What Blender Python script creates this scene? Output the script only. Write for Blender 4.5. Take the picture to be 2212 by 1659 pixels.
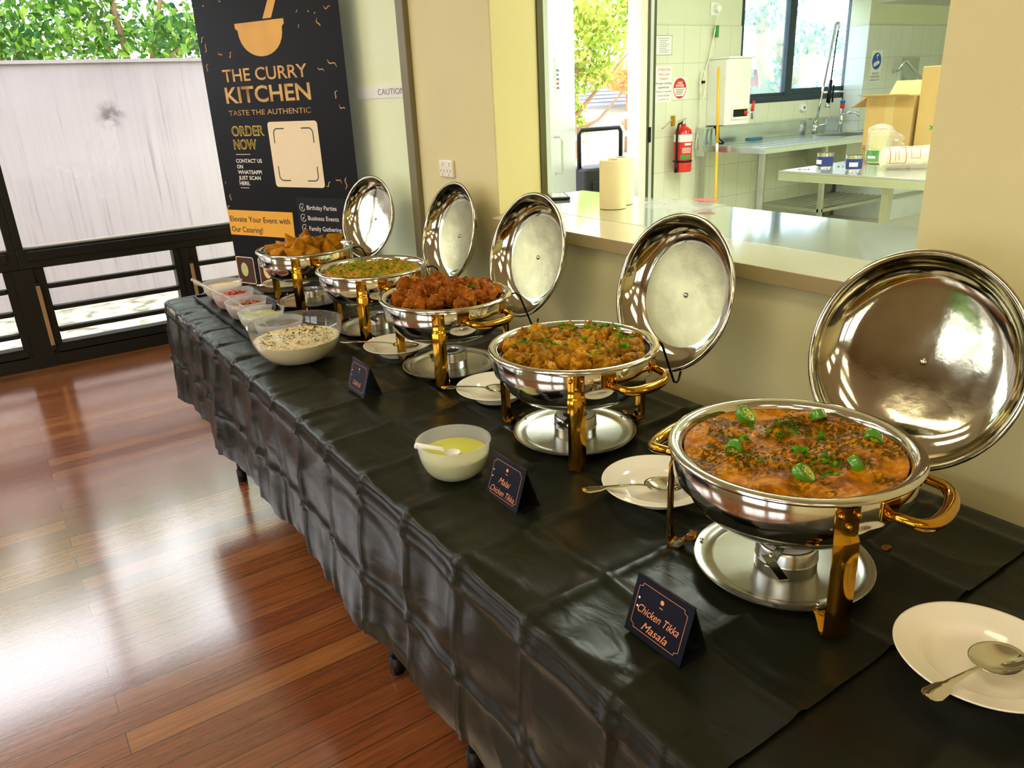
import bpy, bmesh, math, random
import numpy as np
from mathutils import Vector, Matrix, noise
PI = math.pi
sc = bpy.context.scene
COL = sc.collection
for o in list(bpy.data.objects): bpy.data.objects.remove(o)
random.seed(7); RNG = np.random.default_rng(7)

# ------------------------------------------------------------------ camera
PITCH, YAW, ROLL, CAM_H = .36064, .58852, -.04724, 1.435
fw = Vector((math.sin(YAW)*math.cos(PITCH), math.cos(YAW)*math.cos(PITCH), -math.sin(PITCH)))
rt = Vector((math.cos(YAW), -math.sin(YAW), 0)); up = rt.cross(fw)
c_, s_ = math.cos(ROLL), math.sin(ROLL)
r2, u2 = c_*rt + s_*up, -s_*rt + c_*up
cd = bpy.data.cameras.new('camera'); cam = bpy.data.objects.new('camera', cd); COL.objects.link(cam)
cd.sensor_width = 36; cd.sensor_fit = 'HORIZONTAL'; cd.lens = 1662.5/2212*36; cd.clip_start = .02; cd.clip_end = 400
M = Matrix((r2, u2, -fw)).transposed().to_4x4(); M.translation = (0, 0, CAM_H)
cam.matrix_world = M; sc.camera = cam

# ------------------------------------------------------------------ sky, exposure
w = bpy.data.worlds.new('world'); sc.world = w; w.use_nodes = True
wn = w.node_tree.nodes; bg = wn['Background']
bg.inputs[0].default_value = (.90, .95, 1, 1); bg.inputs[1].default_value = 6.0
vs = sc.view_settings
vs.view_transform = 'Standard'; vs.look = 'None'; vs.gamma = 1; vs.use_curve_mapping = False; vs.exposure = 0.0
HALL_LAMP, KITCHEN_LAMP = 8.5, 23.0

# ------------------------------------------------------------------ materials
def s2l(c): return tuple(((v/255)/12.92 if v/255 <= .04045 else ((v/255+.055)/1.055)**2.4) for v in c)
class NT:
    def __init__(s, name):
        s.m = bpy.data.materials.new(name); s.m.use_nodes = True; s.t = s.m.node_tree; s.n = s.t.nodes; s.b = s.n['Principled BSDF']; s.out = s.n['Material Output']
    def add(s, typ, **kw):
        n = s.n.new('ShaderNode'+typ)
        for k, v in kw.items():
            if hasattr(n, k) and k not in n.inputs.keys(): setattr(n, k, v)
            else: n.inputs[k].default_value = v
        return n
    def link(s, a, b): s.t.links.new(a, b)
    def coords(s, kind='Object', scale=(1, 1, 1), rot=(0, 0, 0)):
        tc = s.n.new('ShaderNodeTexCoord'); mp = s.n.new('ShaderNodeMapping')
        mp.inputs['Scale'].default_value = scale; mp.inputs['Rotation'].default_value = rot
        s.link(tc.outputs[kind], mp.inputs[0]); return mp.outputs[0]
    def noise(s, scale=5, detail=4, co=None, rough=.55, dist=0):
        n = s.n.new('ShaderNodeTexNoise'); n.inputs['Scale'].default_value = scale; n.inputs['Detail'].default_value = detail
        n.inputs['Roughness'].default_value = rough; n.inputs['Distortion'].default_value = dist
        s.link(co if co is not None else s.coords(), n.inputs['Vector']); return n.outputs[0]
    def ramp(s, fac, stops):
        r = s.n.new('ShaderNodeValToRGB'); e = r.color_ramp.elements
        while len(e) < len(stops): e.new(.5)
        for el, (p, c) in zip(e, stops): el.position = p; el.color = (*c, 1)
        s.link(fac, r.inputs[0]); return r.outputs[0]
    def mix(s, fac, a, b, blend='MIX'):
        m = s.n.new('ShaderNodeMix'); m.data_type = 'RGBA'; m.blend_type = blend
        for v, i in ((fac, 0), (a, 6), (b, 7)):
            if isinstance(v, (int, float)): m.inputs[i].default_value = v
            elif isinstance(v, tuple): m.inputs[i].default_value = (*v, 1)
            else: s.link(v, m.inputs[i])
        return m.outputs[2]
    def bump(s, h, strength=.3, dist=.01):
        b = s.n.new('ShaderNodeBump'); b.inputs['Strength'].default_value = strength; b.inputs['Distance'].default_value = dist
        s.link(h, b.inputs['Height']); s.link(b.outputs[0], s.b.inputs['Normal'])
def mat(name, rgb, rough=.5, metal=0, var=.06, vscale=8, bump=0, bscale=60, bdist=.002, coat=0, spec=.5, trans=0):
    t = NT(name); c = s2l(rgb)
    if var:
        lo = tuple(max(0, v*(1-var)) for v in c); hi = tuple(min(1, v*(1+var)) for v in c)
        t.link(t.ramp(t.noise(vscale, 3), [(.3, lo), (.7, hi)]), t.b.inputs['Base Color'])
    else: t.b.inputs['Base Color'].default_value = (*c, 1)
    t.b.inputs['Roughness'].default_value = rough; t.b.inputs['Metallic'].default_value = metal
    t.b.inputs['Coat Weight'].default_value = coat; t.b.inputs['Specular IOR Level'].default_value = spec
    if bump: t.bump(t.noise(bscale, 4), bump, bdist)
    return t.m
def glow(name, rgb, strength):
    t = NT(name); t.b.inputs['Base Color'].default_value = (*s2l(rgb), 1)
    t.b.inputs['Emission Color'].default_value = (*s2l(rgb), 1); t.b.inputs['Emission Strength'].default_value = strength; return t.m
def pane_mat(name, tint=(1, 1, 1), haze=0., gloss=1.):
    t = NT(name); tr = t.add('BsdfTransparent'); tr.inputs[0].default_value = (*tint, 1)
    gl = t.add('BsdfGlossy'); gl.inputs['Roughness'].default_value = .03
    fr = t.add('LayerWeight'); fr.inputs[0].default_value = .5
    pw = t.add('Math', operation='POWER'); pw.inputs[1].default_value = 5; t.link(fr.outputs['Facing'], pw.inputs[0])
    mu = t.add('Math', operation='MULTIPLY_ADD', use_clamp=True); mu.inputs[1].default_value = .8; mu.inputs[2].default_value = .035*gloss; t.link(pw.outputs[0], mu.inputs[0])
    mx = t.add('MixShader'); t.link(mu.outputs[0], mx.inputs[0]); t.link(tr.outputs[0], mx.inputs[1]); t.link(gl.outputs[0], mx.inputs[2])
    res = mx
    if haze:
        df = t.add('BsdfDiffuse'); df.inputs[0].default_value = (.9, .9, .9, 1)
        tl = t.add('BsdfTranslucent'); tl.inputs[0].default_value = (.9, .9, .9, 1)
        ad = t.add('MixShader'); ad.inputs[0].default_value = .5; t.link(df.outputs[0], ad.inputs[1]); t.link(tl.outputs[0], ad.inputs[2])
        m2 = t.add('MixShader'); m2.inputs[0].default_value = haze; t.link(mx.outputs[0], m2.inputs[1]); t.link(ad.outputs[0], m2.inputs[2]); res = m2
    t.link(res.outputs[0], t.out.inputs[0]); return t.m

MT = {}
MT['steel'] = mat('polished_steel', (206, 202, 190), .10, 1, .03, 30, .05, 12, .004)
MT['steel_brushed'] = mat('brushed_steel', (196, 196, 190), .24, 1, .05, 40, .05, 200, .001)
MT['gold'] = mat('brass_gold', (186, 138, 44), .10, 1, .05, 30, .04, 25, .002)
MT['lid'] = mat('lid_steel', (184, 178, 152), .085, 1, .06, 22, .10, 14, .003)
for _n in [MT['lid'].node_tree]:
    _z = _n.nodes.new('ShaderNodeTexNoise'); _z.inputs['Scale'].default_value = 9; _z.inputs['Detail'].default_value = 5
    _m = _n.nodes.new('ShaderNodeMapRange'); _m.inputs[1].default_value = .4; _m.inputs[2].default_value = .62; _m.inputs[3].default_value = .065; _m.inputs[4].default_value = .10
    _n.links.new(_z.outputs[0], _m.inputs[0]); _n.links.new(_m.outputs[0], _n.nodes['Principled BSDF'].inputs['Roughness'])
MT['black'] = mat('black_plastic', (13, 14, 14), .42, spec=.3)
MT['wire'] = mat('dark_wire', (60, 58, 52), .3, 1)
MT['hole'] = mat('burner_opening', (16, 15, 14), .6)
MT['white_china'] = mat('white_china', (240, 234, 216), .12, 0, .02, coat=.4)
MT['white_plastic'] = mat('white_plastic', (238, 238, 232), .35, 0, .02)
MT['hallwall'] = mat('hall_wall_paint', (222, 212, 158), .55, 0, .03, 3, .06, 250, .001)
MT['jamb'] = mat('cream_jamb_paint', (226, 212, 150), .5, 0, .02, 3, .05, 250, .001)
MT['ceiling'] = mat('ceiling_paint', (226, 220, 204), .8, 0, .02)
MT['kwall'] = mat('kitchen_wall_paint', (214, 218, 190), .5, 0, .02)
MT['frame'] = mat('black_window_frame', (15, 16, 14), .45, 0, .1, spec=.35)
MT['bluegrey'] = mat('dark_blue_frame', (38, 56, 70), .45, 0, .1)
MT['handle'] = mat('bronze_pull', (166, 134, 96), .45, .3, .06)
MT['glass'] = pane_mat('window_glass')
MT['glass_k'] = pane_mat('kitchen_window_glass', (.86, .95, 1), .05)
MT['door_green'] = mat('pale_green_door', (232, 242, 202), .5, 0, .02, 3)
MT['door_frame'] = mat('olive_door_frame', (120, 112, 78), .45, 0, .05)
MT['olive'] = mat('shutter_guide_olive', (86, 84, 50), .4, .3, .05)
MT['door_white'] = mat('silver_white_door', (206, 212, 208), .3, .2, .03)
MT['sill'] = mat('cream_laminate', (214, 206, 178), .10, .35, .03, 5, .02, 6, .002)
MT['sill_edge'] = mat('taupe_laminate_edge', (158, 140, 96), .45, 0, .04)
MT['counter'] = mat('counter_steel', (234, 238, 236), .09, .85, .03, 4, .03, 5, .002)
MT['bench'] = mat('bench_steel', (206, 214, 216), .22, .9, .04, 12)
MT['leg_steel'] = mat('leg_steel', (176, 178, 166), .3, .8, .05)
MT['red'] = mat('red_enamel', (206, 30, 26), .22, 0, .05, coat=.5)
MT['red_print'] = mat('red_print', (200, 38, 34), .5, 0, 0)
MT['blue_print'] = mat('blue_print', (24, 88, 178), .5, 0, 0)
MT['black_print'] = mat('black_print', (30, 32, 34), .6, 0, 0)
MT['grey_print'] = mat('grey_print', (110, 120, 118), .6, 0, 0)
MT['green_print'] = mat('green_print', (60, 140, 60), .6, 0, 0)
MT['white_print'] = mat('white_print', (236, 232, 222), .6, 0, 0)
MT['paper'] = mat('white_paper', (236, 238, 234), .6, 0, .02)
MT['gold_print'] = NT('gold_print').m
t = NT('gold_foil_print'); t.link(t.ramp(t.noise(9, 1, t.coords('Object', (1, 1, 1))), [(.3, s2l((168, 116, 58))), (.55, s2l((222, 176, 96))), (.75, s2l((178, 122, 62)))]), t.b.inputs['Base Color']); t.b.inputs['Roughness'].default_value = .5; MT['gold_print'] = t.m
MT['yellow_print'] = mat('yellow_bar_print', (236, 172, 44), .5, 0, .02)
MT['gold_bowl'] = mat('gold_bowl_print', (226, 172, 76), .5, 0, .12, 5)
MT['banner'] = mat('black_banner_print', (9, 8, 10), .45, 0, .1, spec=.18)
MT['banner_panel'] = mat('navy_panel_print', (6, 7, 13), .42, 0, .05, spec=.3)
MT['card'] = mat('cream_card_print', (240, 222, 186), .5, 0, .02)
MT['neon'] = mat('yellow_outline_print', (222, 186, 60), .5, 0, .05)
MT['orange_sign'] = mat('copper_print', (222, 140, 96), .5, 0, .05)
MT['navy'] = mat('navy_card', (9, 11, 28), .4, 0, .1, spec=.2)
MT['cardboard'] = mat('brown_cardboard', (198, 164, 100), .75, 0, .06, 6, .08, 90, .001)
MT['tape'] = mat('packing_tape', (206, 180, 120), .25, 0, .03)
MT['yellow_pole'] = mat('yellow_pole', (240, 182, 36), .35, 0, .04)
MT['towel'] = mat('paper_towel', (240, 224, 172), .9, 0, .02, 20, .25, 130, .003)
MT['towel_white'] = mat('pale_paper_towel', (246, 240, 206), .9, 0, .02, 20, .25, 130, .003)
MT['clear_bag'] = pane_mat('clear_bag', (.97, .97, .97), .22, 1.5)
MT['clear_bowl'] = pane_mat('clear_bowl', (.96, .965, .95), .05, 1.4)
MT['frost_bowl'] = pane_mat('frosted_bowl', (.97, .98, .98), .33, 1.2)
MT['clear_spoon'] = pane_mat('clear_spoon_plastic', (.97, .97, .96), .22, 2.2)
MT['cup_cream'] = mat('cream_paper_cup', (240, 226, 170), .6, 0, .02)
MT['foam'] = mat('cream_foam', (246, 232, 190), .6, 0, .02)
MT['tin'] = mat('tin_can', (200, 196, 176), .25, 1, .04)
MT['tin_label'] = mat('blue_can_label', (34, 48, 120), .4, 0, .1)
MT['chrome'] = mat('chrome', (214, 218, 220), .08, 1, .02)
MT['bark'] = mat('tree_bark', (150, 116, 84), .9, 0, .15, 5, .3, 18, .02)
MT['bark_pale'] = mat('pale_bark', (176, 160, 140), .9, 0, .15, 5, .3, 18, .02)
MT['roof'] = mat('grey_roof_tile', (120, 124, 136), .7, 0, .08, 5)
MT['brick'] = mat('far_brick', (140, 96, 92), .9, 0, .12, 7)
MT['house'] = mat('house_render', (226, 226, 222), .8, 0, .03)
MT['orange_leaf'] = None
MT['suitcase'] = mat('black_suitcase', (14, 15, 18), .5, 0, .1)
MT['table'] = mat('grey_table_top', (150, 146, 136), .5)
MT['teal'] = mat('teal_scourer', (40, 110, 128), .6)
MT['raita'] = mat('yoghurt', (240, 228, 190), .35, 0, .03, 8)
MT['rubber'] = mat('brown_leg_paint', (70, 34, 26), .4)

# floor boards
t = NT('hardwood_floor'); co = t.coords('Object')
br = t.add('TexBrick', offset=.37, offset_frequency=2, squash=1.0); br.inputs['Scale'].default_value = 1; br.inputs['Mortar Size'].default_value = .0011
br.inputs['Mortar Smooth'].default_value = .0; br.inputs['Brick Width'].default_value = 1.9; br.inputs['Row Height'].default_value = .0815
br.inputs['Color1'].default_value = (0, 0, 0, 1); br.inputs['Color2'].default_value = (1, 1, 1, 1); br.inputs['Mortar'].default_value = (.5, .5, .5, 1); t.link(co, br.inputs[0])
base = t.ramp(br.outputs[0], [(0, s2l((122, 68, 36))), (.25, s2l((140, 84, 44))), (.5, s2l((126, 70, 42))), (.75, s2l((156, 102, 56))), (1, s2l((132, 76, 44)))])
gr = t.noise(3.2, 6, t.coords('Object', (1.6, 26, 1)), .6)
base = t.mix(.85, base, t.ramp(gr, [(.25, (.42, .38, .36)), (.7, (1.25, 1.15, 1.1))]), 'MULTIPLY')
base = t.mix(br.outputs[1], base, (.012, .006, .004)); t.link(base, t.b.inputs['Base Color'])
scr = t.noise(130, 2, t.coords('Object', (1, 1, 1), (0, 0, .6)), .7)
rr = t.ramp(t.noise(1.3, 4), [(.3, (.17, .17, .17)), (.7, (.25, .25, .25))]); t.link(rr, t.b.inputs['Roughness'])
t.b.inputs['Coat Weight'].default_value = 1.0; t.b.inputs['Coat Roughness'].default_value = .14; t.b.inputs['Coat IOR'].default_value = 2.0; t.b.inputs['Specular IOR Level'].default_value = .6
t.bump(t.mix(.25, t.noise(42, 3), scr), .16, .004); MT['floor'] = t.m
# kitchen floor
MT['kfloor'] = mat('kitchen_vinyl', (196, 190, 168), .35, 0, .06, 4)
# tiles: 0.205 x 0.311
def tile_mat(name, rgb, origin):
    t = NT(name); mp = t.coords('Object'); sx = t.add('SeparateXYZ'); t.link(mp, sx.inputs[0])
    cb = t.add('CombineXYZ'); ad = t.add('Math', operation='ADD'); t.link(sx.outputs[0], ad.inputs[0]); t.link(sx.outputs[1], ad.inputs[1])
    t.link(ad.outputs[0], cb.inputs[0]); t.link(sx.outputs[2], cb.inputs[1])
    m2 = t.add('Mapping'); m2.inputs['Location'].default_value = origin; t.link(cb.outputs[0], m2.inputs[0])
    b = t.add('TexBrick', offset=0.0, squash=1.0); b.inputs['Scale'].default_value = 1; b.inputs['Brick Width'].default_value = .205; b.inputs['Row Height'].default_value = .311
    b.inputs['Mortar Size'].default_value = .0022; b.inputs['Mortar Smooth'].default_value = .2; t.link(m2.outputs[0], b.inputs[0]); c = s2l(rgb)
    b.inputs['Color1'].default_value = (*c, 1); b.inputs['Color2'].default_value = (*[v*.96 for v in c], 1); b.inputs['Mortar'].default_value = (*[v*.62 for v in c], 1)
    t.link(b.outputs[0], t.b.inputs['Base Color']); t.b.inputs['Roughness'].default_value = .12
    t.bump(t.noise(7, 2), .05, .01); return t.m
MT['tile'] = tile_mat('wall_tile', (222, 224, 200), (.03, -.066, 0)); MT['tile2'] = tile_mat('nib_tile', (216, 222, 214), (.03, -.066, 0))
# concrete wall
t = NT('stained_concrete'); co = t.coords('Object')
st = t.noise(2.6, 7, t.coords('Object', (12, 1, .3)), .7); bl = t.noise(1.1, 5)
cc = t.ramp(st, [(.28, s2l((150, 138, 142))), (.42, s2l((182, 172, 178))), (.8, s2l((192, 183, 190)))])
sx = t.add('SeparateXYZ'); t.link(t.coords('Object'), sx.inputs[0])
mr = t.add('MapRange'); mr.inputs[1].default_value = 1.1; mr.inputs[2].default_value = 1.8; t.link(sx.outputs[2], mr.inputs[0])
mm = t.add('Math', operation='MULTIPLY'); t.link(mr.outputs[0], mm.inputs[0]); t.link(bl, mm.inputs[1])
vd = t.add('VectorMath', operation='DISTANCE'); vd.inputs[1].default_value = (1.055, 7.15, 1.41); t.link(t.coords('Object'), vd.inputs[0])
ms = t.add('MapRange'); ms.inputs[1].default_value = .13; ms.inputs[2].default_value = .03; t.link(vd.outputs['Value'], ms.inputs[0])
mp_ = t.add('Math', operation='MULTIPLY'); t.link(ms.outputs[0], mp_.inputs[0]); t.link(t.ramp(t.noise(17, 4), [(.35, (0, 0, 0)), (.6, (.9, .9, .9))]), mp_.inputs[1])
c1_ = t.mix(mm.outputs[0], cc, s2l((124, 112, 114)))
t.link(t.mix(mp_.outputs[0], c1_, s2l((96, 86, 88))), t.b.inputs['Base Color']); t.b.inputs['Roughness'].default_value = .9; MT['concrete'] = t.m
# outdoor ground pebbles
t = NT('pale_gravel'); v = t.add('TexVoronoi'); v.inputs['Scale'].default_value = 9; t.link(t.coords(), v.inputs[0])
t.link(t.ramp(v.outputs[0], [(0, s2l((226, 222, 196))), (.5, s2l((206, 200, 176))), (.9, s2l((120, 116, 96)))]), t.b.inputs['Base Color']); t.b.inputs['Roughness'].default_value = .9
t.bump(v.outputs[0], .6, -.03); MT['gravel'] = t.m
def leaf_mat(name, stops):
    t = NT(name); g = t.add('NewGeometry'); c = t.ramp(g.outputs['Random Per Island'], stops)
    d = t.add('BsdfDiffuse'); tl = t.add('BsdfTranslucent'); t.link(c, d.inputs[0]); t.link(c, tl.inputs[0])
    m = t.add('MixShader'); m.inputs[0].default_value = .45; t.link(d.outputs[0], m.inputs[1]); t.link(tl.outputs[0], m.inputs[2]); t.link(m.outputs[0], t.out.inputs[0]); return t.m
MT['leaf'] = leaf_mat('bright_leaf', [(0, s2l((44, 88, 52))), (.35, s2l((92, 146, 54))), (.7, s2l((160, 200, 80))), (1, s2l((60, 112, 96)))])
MT['leaf_yellow'] = leaf_mat('yellow_green_leaf', [(0, s2l((120, 150, 60))), (.5, s2l((180, 196, 90))), (.85, s2l((214, 220, 120))), (1, s2l((226, 180, 110)))])
MT['leaf_orange'] = leaf_mat('orange_leaf', [(0, s2l((200, 150, 90))), (.6, s2l((226, 170, 110))), (1, s2l((190, 190, 100)))])
MT['leaf_blue'] = leaf_mat('cool_leaf', [(0, s2l((110, 150, 140))), (.5, s2l((140, 180, 160))), (1, s2l((170, 200, 170)))])
MT['herb'] = leaf_mat('coriander', [(0, s2l((40, 90, 20))), (.5, s2l((90, 150, 30))), (1, s2l((140, 190, 50)))])
MT['herb_dark'] = leaf_mat('dark_herb', [(0, s2l((66, 70, 16))), (.6, s2l((96, 100, 26))), (1, s2l((128, 126, 40)))])
MT['chilli'] = mat('chilli_skin', (76, 140, 30), .18, 0, .15, 30, coat=.5)
MT['chilli_in'] = mat('chilli_flesh', (186, 204, 84), .35, 0, .1, 60)
MT['seed'] = mat('chilli_seed', (240, 224, 150), .5)

# tablecloth
def cloth_mat(name, rgb):
    t = NT(name); t.b.inputs['Base Color'].default_value = (*s2l(rgb), 1); t.b.inputs['Roughness'].default_value = .31; t.b.inputs['Specular IOR Level'].default_value = .21
    n1 = t.noise(22, 3, t.coords('Object', (1, .55, 1), (0, 0, .3)), .5, .8); n2 = t.add('TexNoise', noise_type='RIDGED_MULTIFRACTAL'); n2.inputs['Scale'].default_value = 5.5; n2.inputs['Detail'].default_value = 3; n2.inputs['Distortion'].default_value = .9
    t.link(t.coords('Object', (1, .6, 1), (0, 0, .5)), n2.inputs['Vector'])
    t.bump(t.mix(.35, n1, n2.outputs[0]), .24, .012); return t.m
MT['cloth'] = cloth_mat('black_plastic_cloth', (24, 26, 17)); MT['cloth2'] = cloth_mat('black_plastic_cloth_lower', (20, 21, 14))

# food
def food_mat(name, stops, scale, rough=.3, fleck=None, fscale=60, fthr=.62, coat=.3, bump=.5, bscale=45, bdist=.004, vary=0):
    t = NT(name); n = t.noise(scale, 6, None, .65, .4); c = t.ramp(n, stops)
    if fleck:
        f = t.ramp(t.noise(fscale, 3, t.coords('Object', (1, 1.4, 1)), .7), [(fthr, (0, 0, 0)), (fthr+.03, (1, 1, 1))]); 
        reg = t.ramp(t.noise(13, 3), [(.40, (.1, .1, .1)), (.55, (.9, .9, .9))])
        c = t.mix(t.mix(1.0, f, reg, 'MULTIPLY'), c, fleck)
    if vary:
        oi = t.add('ObjectInfo'); c = t.mix(1.0, c, t.ramp(oi.outputs['Random'], [(0, (1-vary,)*3), (1, (1+vary*.35, 1+vary*.3, 1+vary*.25))]), 'MULTIPLY')
    t.link(c, t.b.inputs['Base Color']); t.b.inputs['Roughness'].default_value = rough; t.b.inputs['Coat Weight'].default_value = coat; t.b.inputs['Coat Roughness'].default_value = .06
    t.b.inputs['Specular IOR Level'].default_value = .07
    t.bump(t.noise(bscale, 5, None, .65), bump, bdist); return t.m
MT['curry'] = food_mat('orange_curry', [(.30, s2l((96, 44, 2))), (.43, s2l((164, 96, 4))), (.57, s2l((204, 134, 12))), (.75, s2l((214, 152, 36)))], 20, .5, s2l((62, 52, 4)), 120, .46, .05, .6)
MT['chickpea_gravy'] = food_mat('chickpea_gravy', [(.3, s2l((110, 84, 2))), (.55, s2l((164, 130, 6))), (.75, s2l((188, 152, 20)))], 26, .35, s2l((70, 84, 14)), 110, .53, .05)
MT['chickpea'] = food_mat('chickpea', [(.3, s2l((164, 112, 18))), (.7, s2l((204, 156, 54)))], 40, .4, None, coat=.0, bump=.2)
MT['chicken'] = food_mat('grilled_chicken', [(.32, s2l((54, 30, 2))), (.43, s2l((140, 90, 8))), (.56, s2l((192, 136, 24))), (.8, s2l((218, 170, 60)))], 42, .48, s2l((80, 58, 8)), 150, .58, .0, .7, 60, .004, .34)
MT['pakora'] = food_mat('red_fried_chicken', [(.32, s2l((66, 24, 1))), (.46, s2l((134, 66, 4))), (.6, s2l((176, 102, 14))), (.82, s2l((208, 148, 54)))], 36, .46, s2l((60, 30, 6)), 120, .62, .0, .6, 60, .004, .38)
MT['samosa'] = food_mat('golden_pastry', [(.3, s2l((136, 80, 10))), (.5, s2l((178, 118, 20))), (.75, s2l((200, 146, 42)))], 22, .42, s2l((140, 74, 18)), 160, .66, .0, .25, 45, .004, .25)
MT['fill'] = food_mat('brown_gravy', [(.3, s2l((60, 28, 4))), (.7, s2l((120, 62, 12)))], 30, .35)
MT['raita_top'] = food_mat('spiced_yoghurt', [(.36, s2l((206, 160, 80))), (.46, s2l((240, 228, 186))), (.58, s2l((238, 222, 176))), (.68, s2l((196, 170, 90)))], 30, .4, s2l((150, 110, 40)), 90, .52, .1, .2)
MT['mint'] = mat('green_yellow_sauce', (206, 208, 70), .3, 0, .04, 20, .1, 60)
MT['mint_dark'] = mat('pale_mint_sauce', (190, 196, 120), .3, 0, .08, 40)
MT['peach'] = mat('peach_sauce', (238, 204, 140), .35, 0, .08, 40)
MT['tomato'] = food_mat('red_salsa', [(.3, s2l((150, 30, 12))), (.6, s2l((206, 66, 30))), (.8, s2l((224, 130, 70)))], 60, .3)
MT['onion'] = food_mat('onion_salad', [(.3, s2l((90, 36, 30))), (.5, s2l((170, 80, 60))), (.65, s2l((120, 110, 40))), (.8, s2l((220, 180, 150)))], 80, .35)
MT['tamarind'] = mat('dark_brown_sauce', (70, 34, 16), .2, 0, .1, 40)

# ------------------------------------------------------------------ mesh helpers
class MB:
    def __init__(s): s.v = []; s.f = []
    def add(s, vs, fs, M=None):
        k = len(s.v)
        s.v += [tuple(M @ Vector(p)) if M is not None else tuple(p) for p in vs]
        s.f += [tuple(i+k for i in f) for f in fs]; return s
    def box(s, x0, x1, y0, y1, z0, z1, M=None):
        return s.add([(x0, y0, z0), (x1, y0, z0), (x1, y1, z0), (x0, y1, z0), (x0, y0, z1), (x1, y0, z1), (x1, y1, z1), (x0, y1, z1)],
              [(3, 2, 1, 0), (4, 5, 6, 7), (0, 1, 5, 4), (1, 2, 6, 5), (2, 3, 7, 6), (3, 0, 4, 7)], M)
    def prism(s, poly, z0, z1, M=None):
        n = len(poly)
        return s.add([(x, y, z0) for x, y in poly]+[(x, y, z1) for x, y in poly],
              [tuple(range(n-1, -1, -1)), tuple(range(n, 2*n))]+[(i, (i+1) % n, (i+1) % n+n, i+n) for i in range(n)], M)
    def lathe(s, prof, seg=48, M=None, a0=0, a1=2*PI):
        closed = abs(a1-a0-2*PI) < 1e-6; vs = []; idx = []; fs = []
        m = seg if closed else seg+1
        for (r, z) in prof:
            if r < 1e-7: idx.append([len(vs)]*m); vs.append((0, 0, z))
            else:
                row = []
                for j in range(m):
                    a = a0+(a1-a0)*j/seg; row.append(len(vs)); vs.append((r*math.cos(a), r*math.sin(a), z))
                idx.append(row)
        for A, B in zip(idx, idx[1:]):
            for j in range(seg):
                k = (j+1) % m; q = []
                for i in (A[j], A[k], B[k], B[j]):
                    if i not in q: q.append(i)
                if len(q) > 2: fs.append(tuple(q))
        return s.add(vs, fs, M)
    def tube(s, pts, r, seg=10, M=None, caps=True):
        pts = [Vector(p) for p in pts]; n = len(pts); rs = r if isinstance(r, (list, tuple)) else [r]*n
        vs = []; fs = []; T = [(pts[min(i+1, n-1)]-pts[max(i-1, 0)]).normalized() for i in range(n)]
        N = T[0].orthogonal().normalized()
        for i in range(n):
            N = (N-T[i]*N.dot(T[i])).normalized(); B = T[i].cross(N)
            for j in range(seg):
                a = 2*PI*j/seg; vs.append(tuple(pts[i]+(N*math.cos(a)+B*math.sin(a))*rs[i]))
        for i in range(n-1):
            for j in range(seg): fs.append((i*seg+j, i*seg+(j+1) % seg, (i+1)*seg+(j+1) % seg, (i+1)*seg+j))
        if caps: fs += [tuple(range(seg-1, -1, -1)), tuple(range((n-1)*seg, n*seg))]
        return s.add(vs, fs, M)
    def sphere(s, c, r, seg=12, rings=8, sc_=(1, 1, 1), M=None):
        prof = [(r*math.sin(PI*i/rings), -r*math.cos(PI*i/rings)) for i in range(rings+1)]
        prof[0] = (0, -r); prof[-1] = (0, r)
        Q = Matrix.Translation(c) @ Matrix.Diagonal((*sc_, 1))
        return s.lathe(prof, seg, Q if M is None else M @ Q)
    def build(s, name, m, parent=None, smooth=False, bevel=0, autos=None):
        me = bpy.data.meshes.new(name); me.from_pydata(s.v, [], s.f)
        bm = bmesh.new(); bm.from_mesh(me); bmesh.ops.recalc_face_normals(bm, faces=bm.faces); bm.to_mesh(me); bm.free()
        o = bpy.data.objects.new(name, me); COL.objects.link(o)
        if m is not None: me.materials.append(MT[m] if isinstance(m, str) else m)
        if parent is not None: o.parent = parent
        if smooth:
            for p in me.polygons: p.use_smooth = True
            if smooth == 'auto': me.set_sharp_from_angle(angle=.7)
        if bevel:
            b = o.modifiers.new('bevel', 'BEVEL'); b.width = bevel; b.segments = 2; b.limit_method = 'ANGLE'
        return o
def thing(name, label, cat, loc=(0, 0, 0), rz=0, group=None, rot=None):
    o = bpy.data.objects.new(name, None); COL.objects.link(o); o.location = loc; o.rotation_euler = rot if rot else (0, 0, rz); o.empty_display_size = .05
    o['label'] = label; o['category'] = cat
    if group: o['group'] = group
    return o
def tag(o, label, cat, group=None, kind=None):
    o['label'] = label; o['category'] = cat
    if group: o['group'] = group
    if kind: o['kind'] = kind
    return o
def struct(o, label=None, cat=None):
    o['kind'] = 'structure'
    if label: o['label'] = label
    if cat: o['category'] = cat
    return o
def dup(root, loc, rz=None, label=None, rot=None, scale=None):
    r = root.copy(); COL.objects.link(r); r.location = loc
    if rz is not None: r.rotation_euler = (0, 0, rz)
    if rot is not None: r.rotation_euler = rot
    if scale is not None: r.scale = scale if not isinstance(scale, (int, float)) else (scale,)*3
    if label: r['label'] = label
    for ch in list(root.children):
        c = ch.copy(); COL.objects.link(c); c.parent = r
        for g in list(ch.children):
            d = g.copy(); COL.objects.link(d); d.parent = c
    return r
def frame_m(origin, xdir, ydir):
    x = Vector(xdir).normalized(); y = Vector(ydir).normalized(); z = x.cross(y)
    m = Matrix((x, y, z)).transposed().to_4x4(); m.translation = origin; return m
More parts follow.
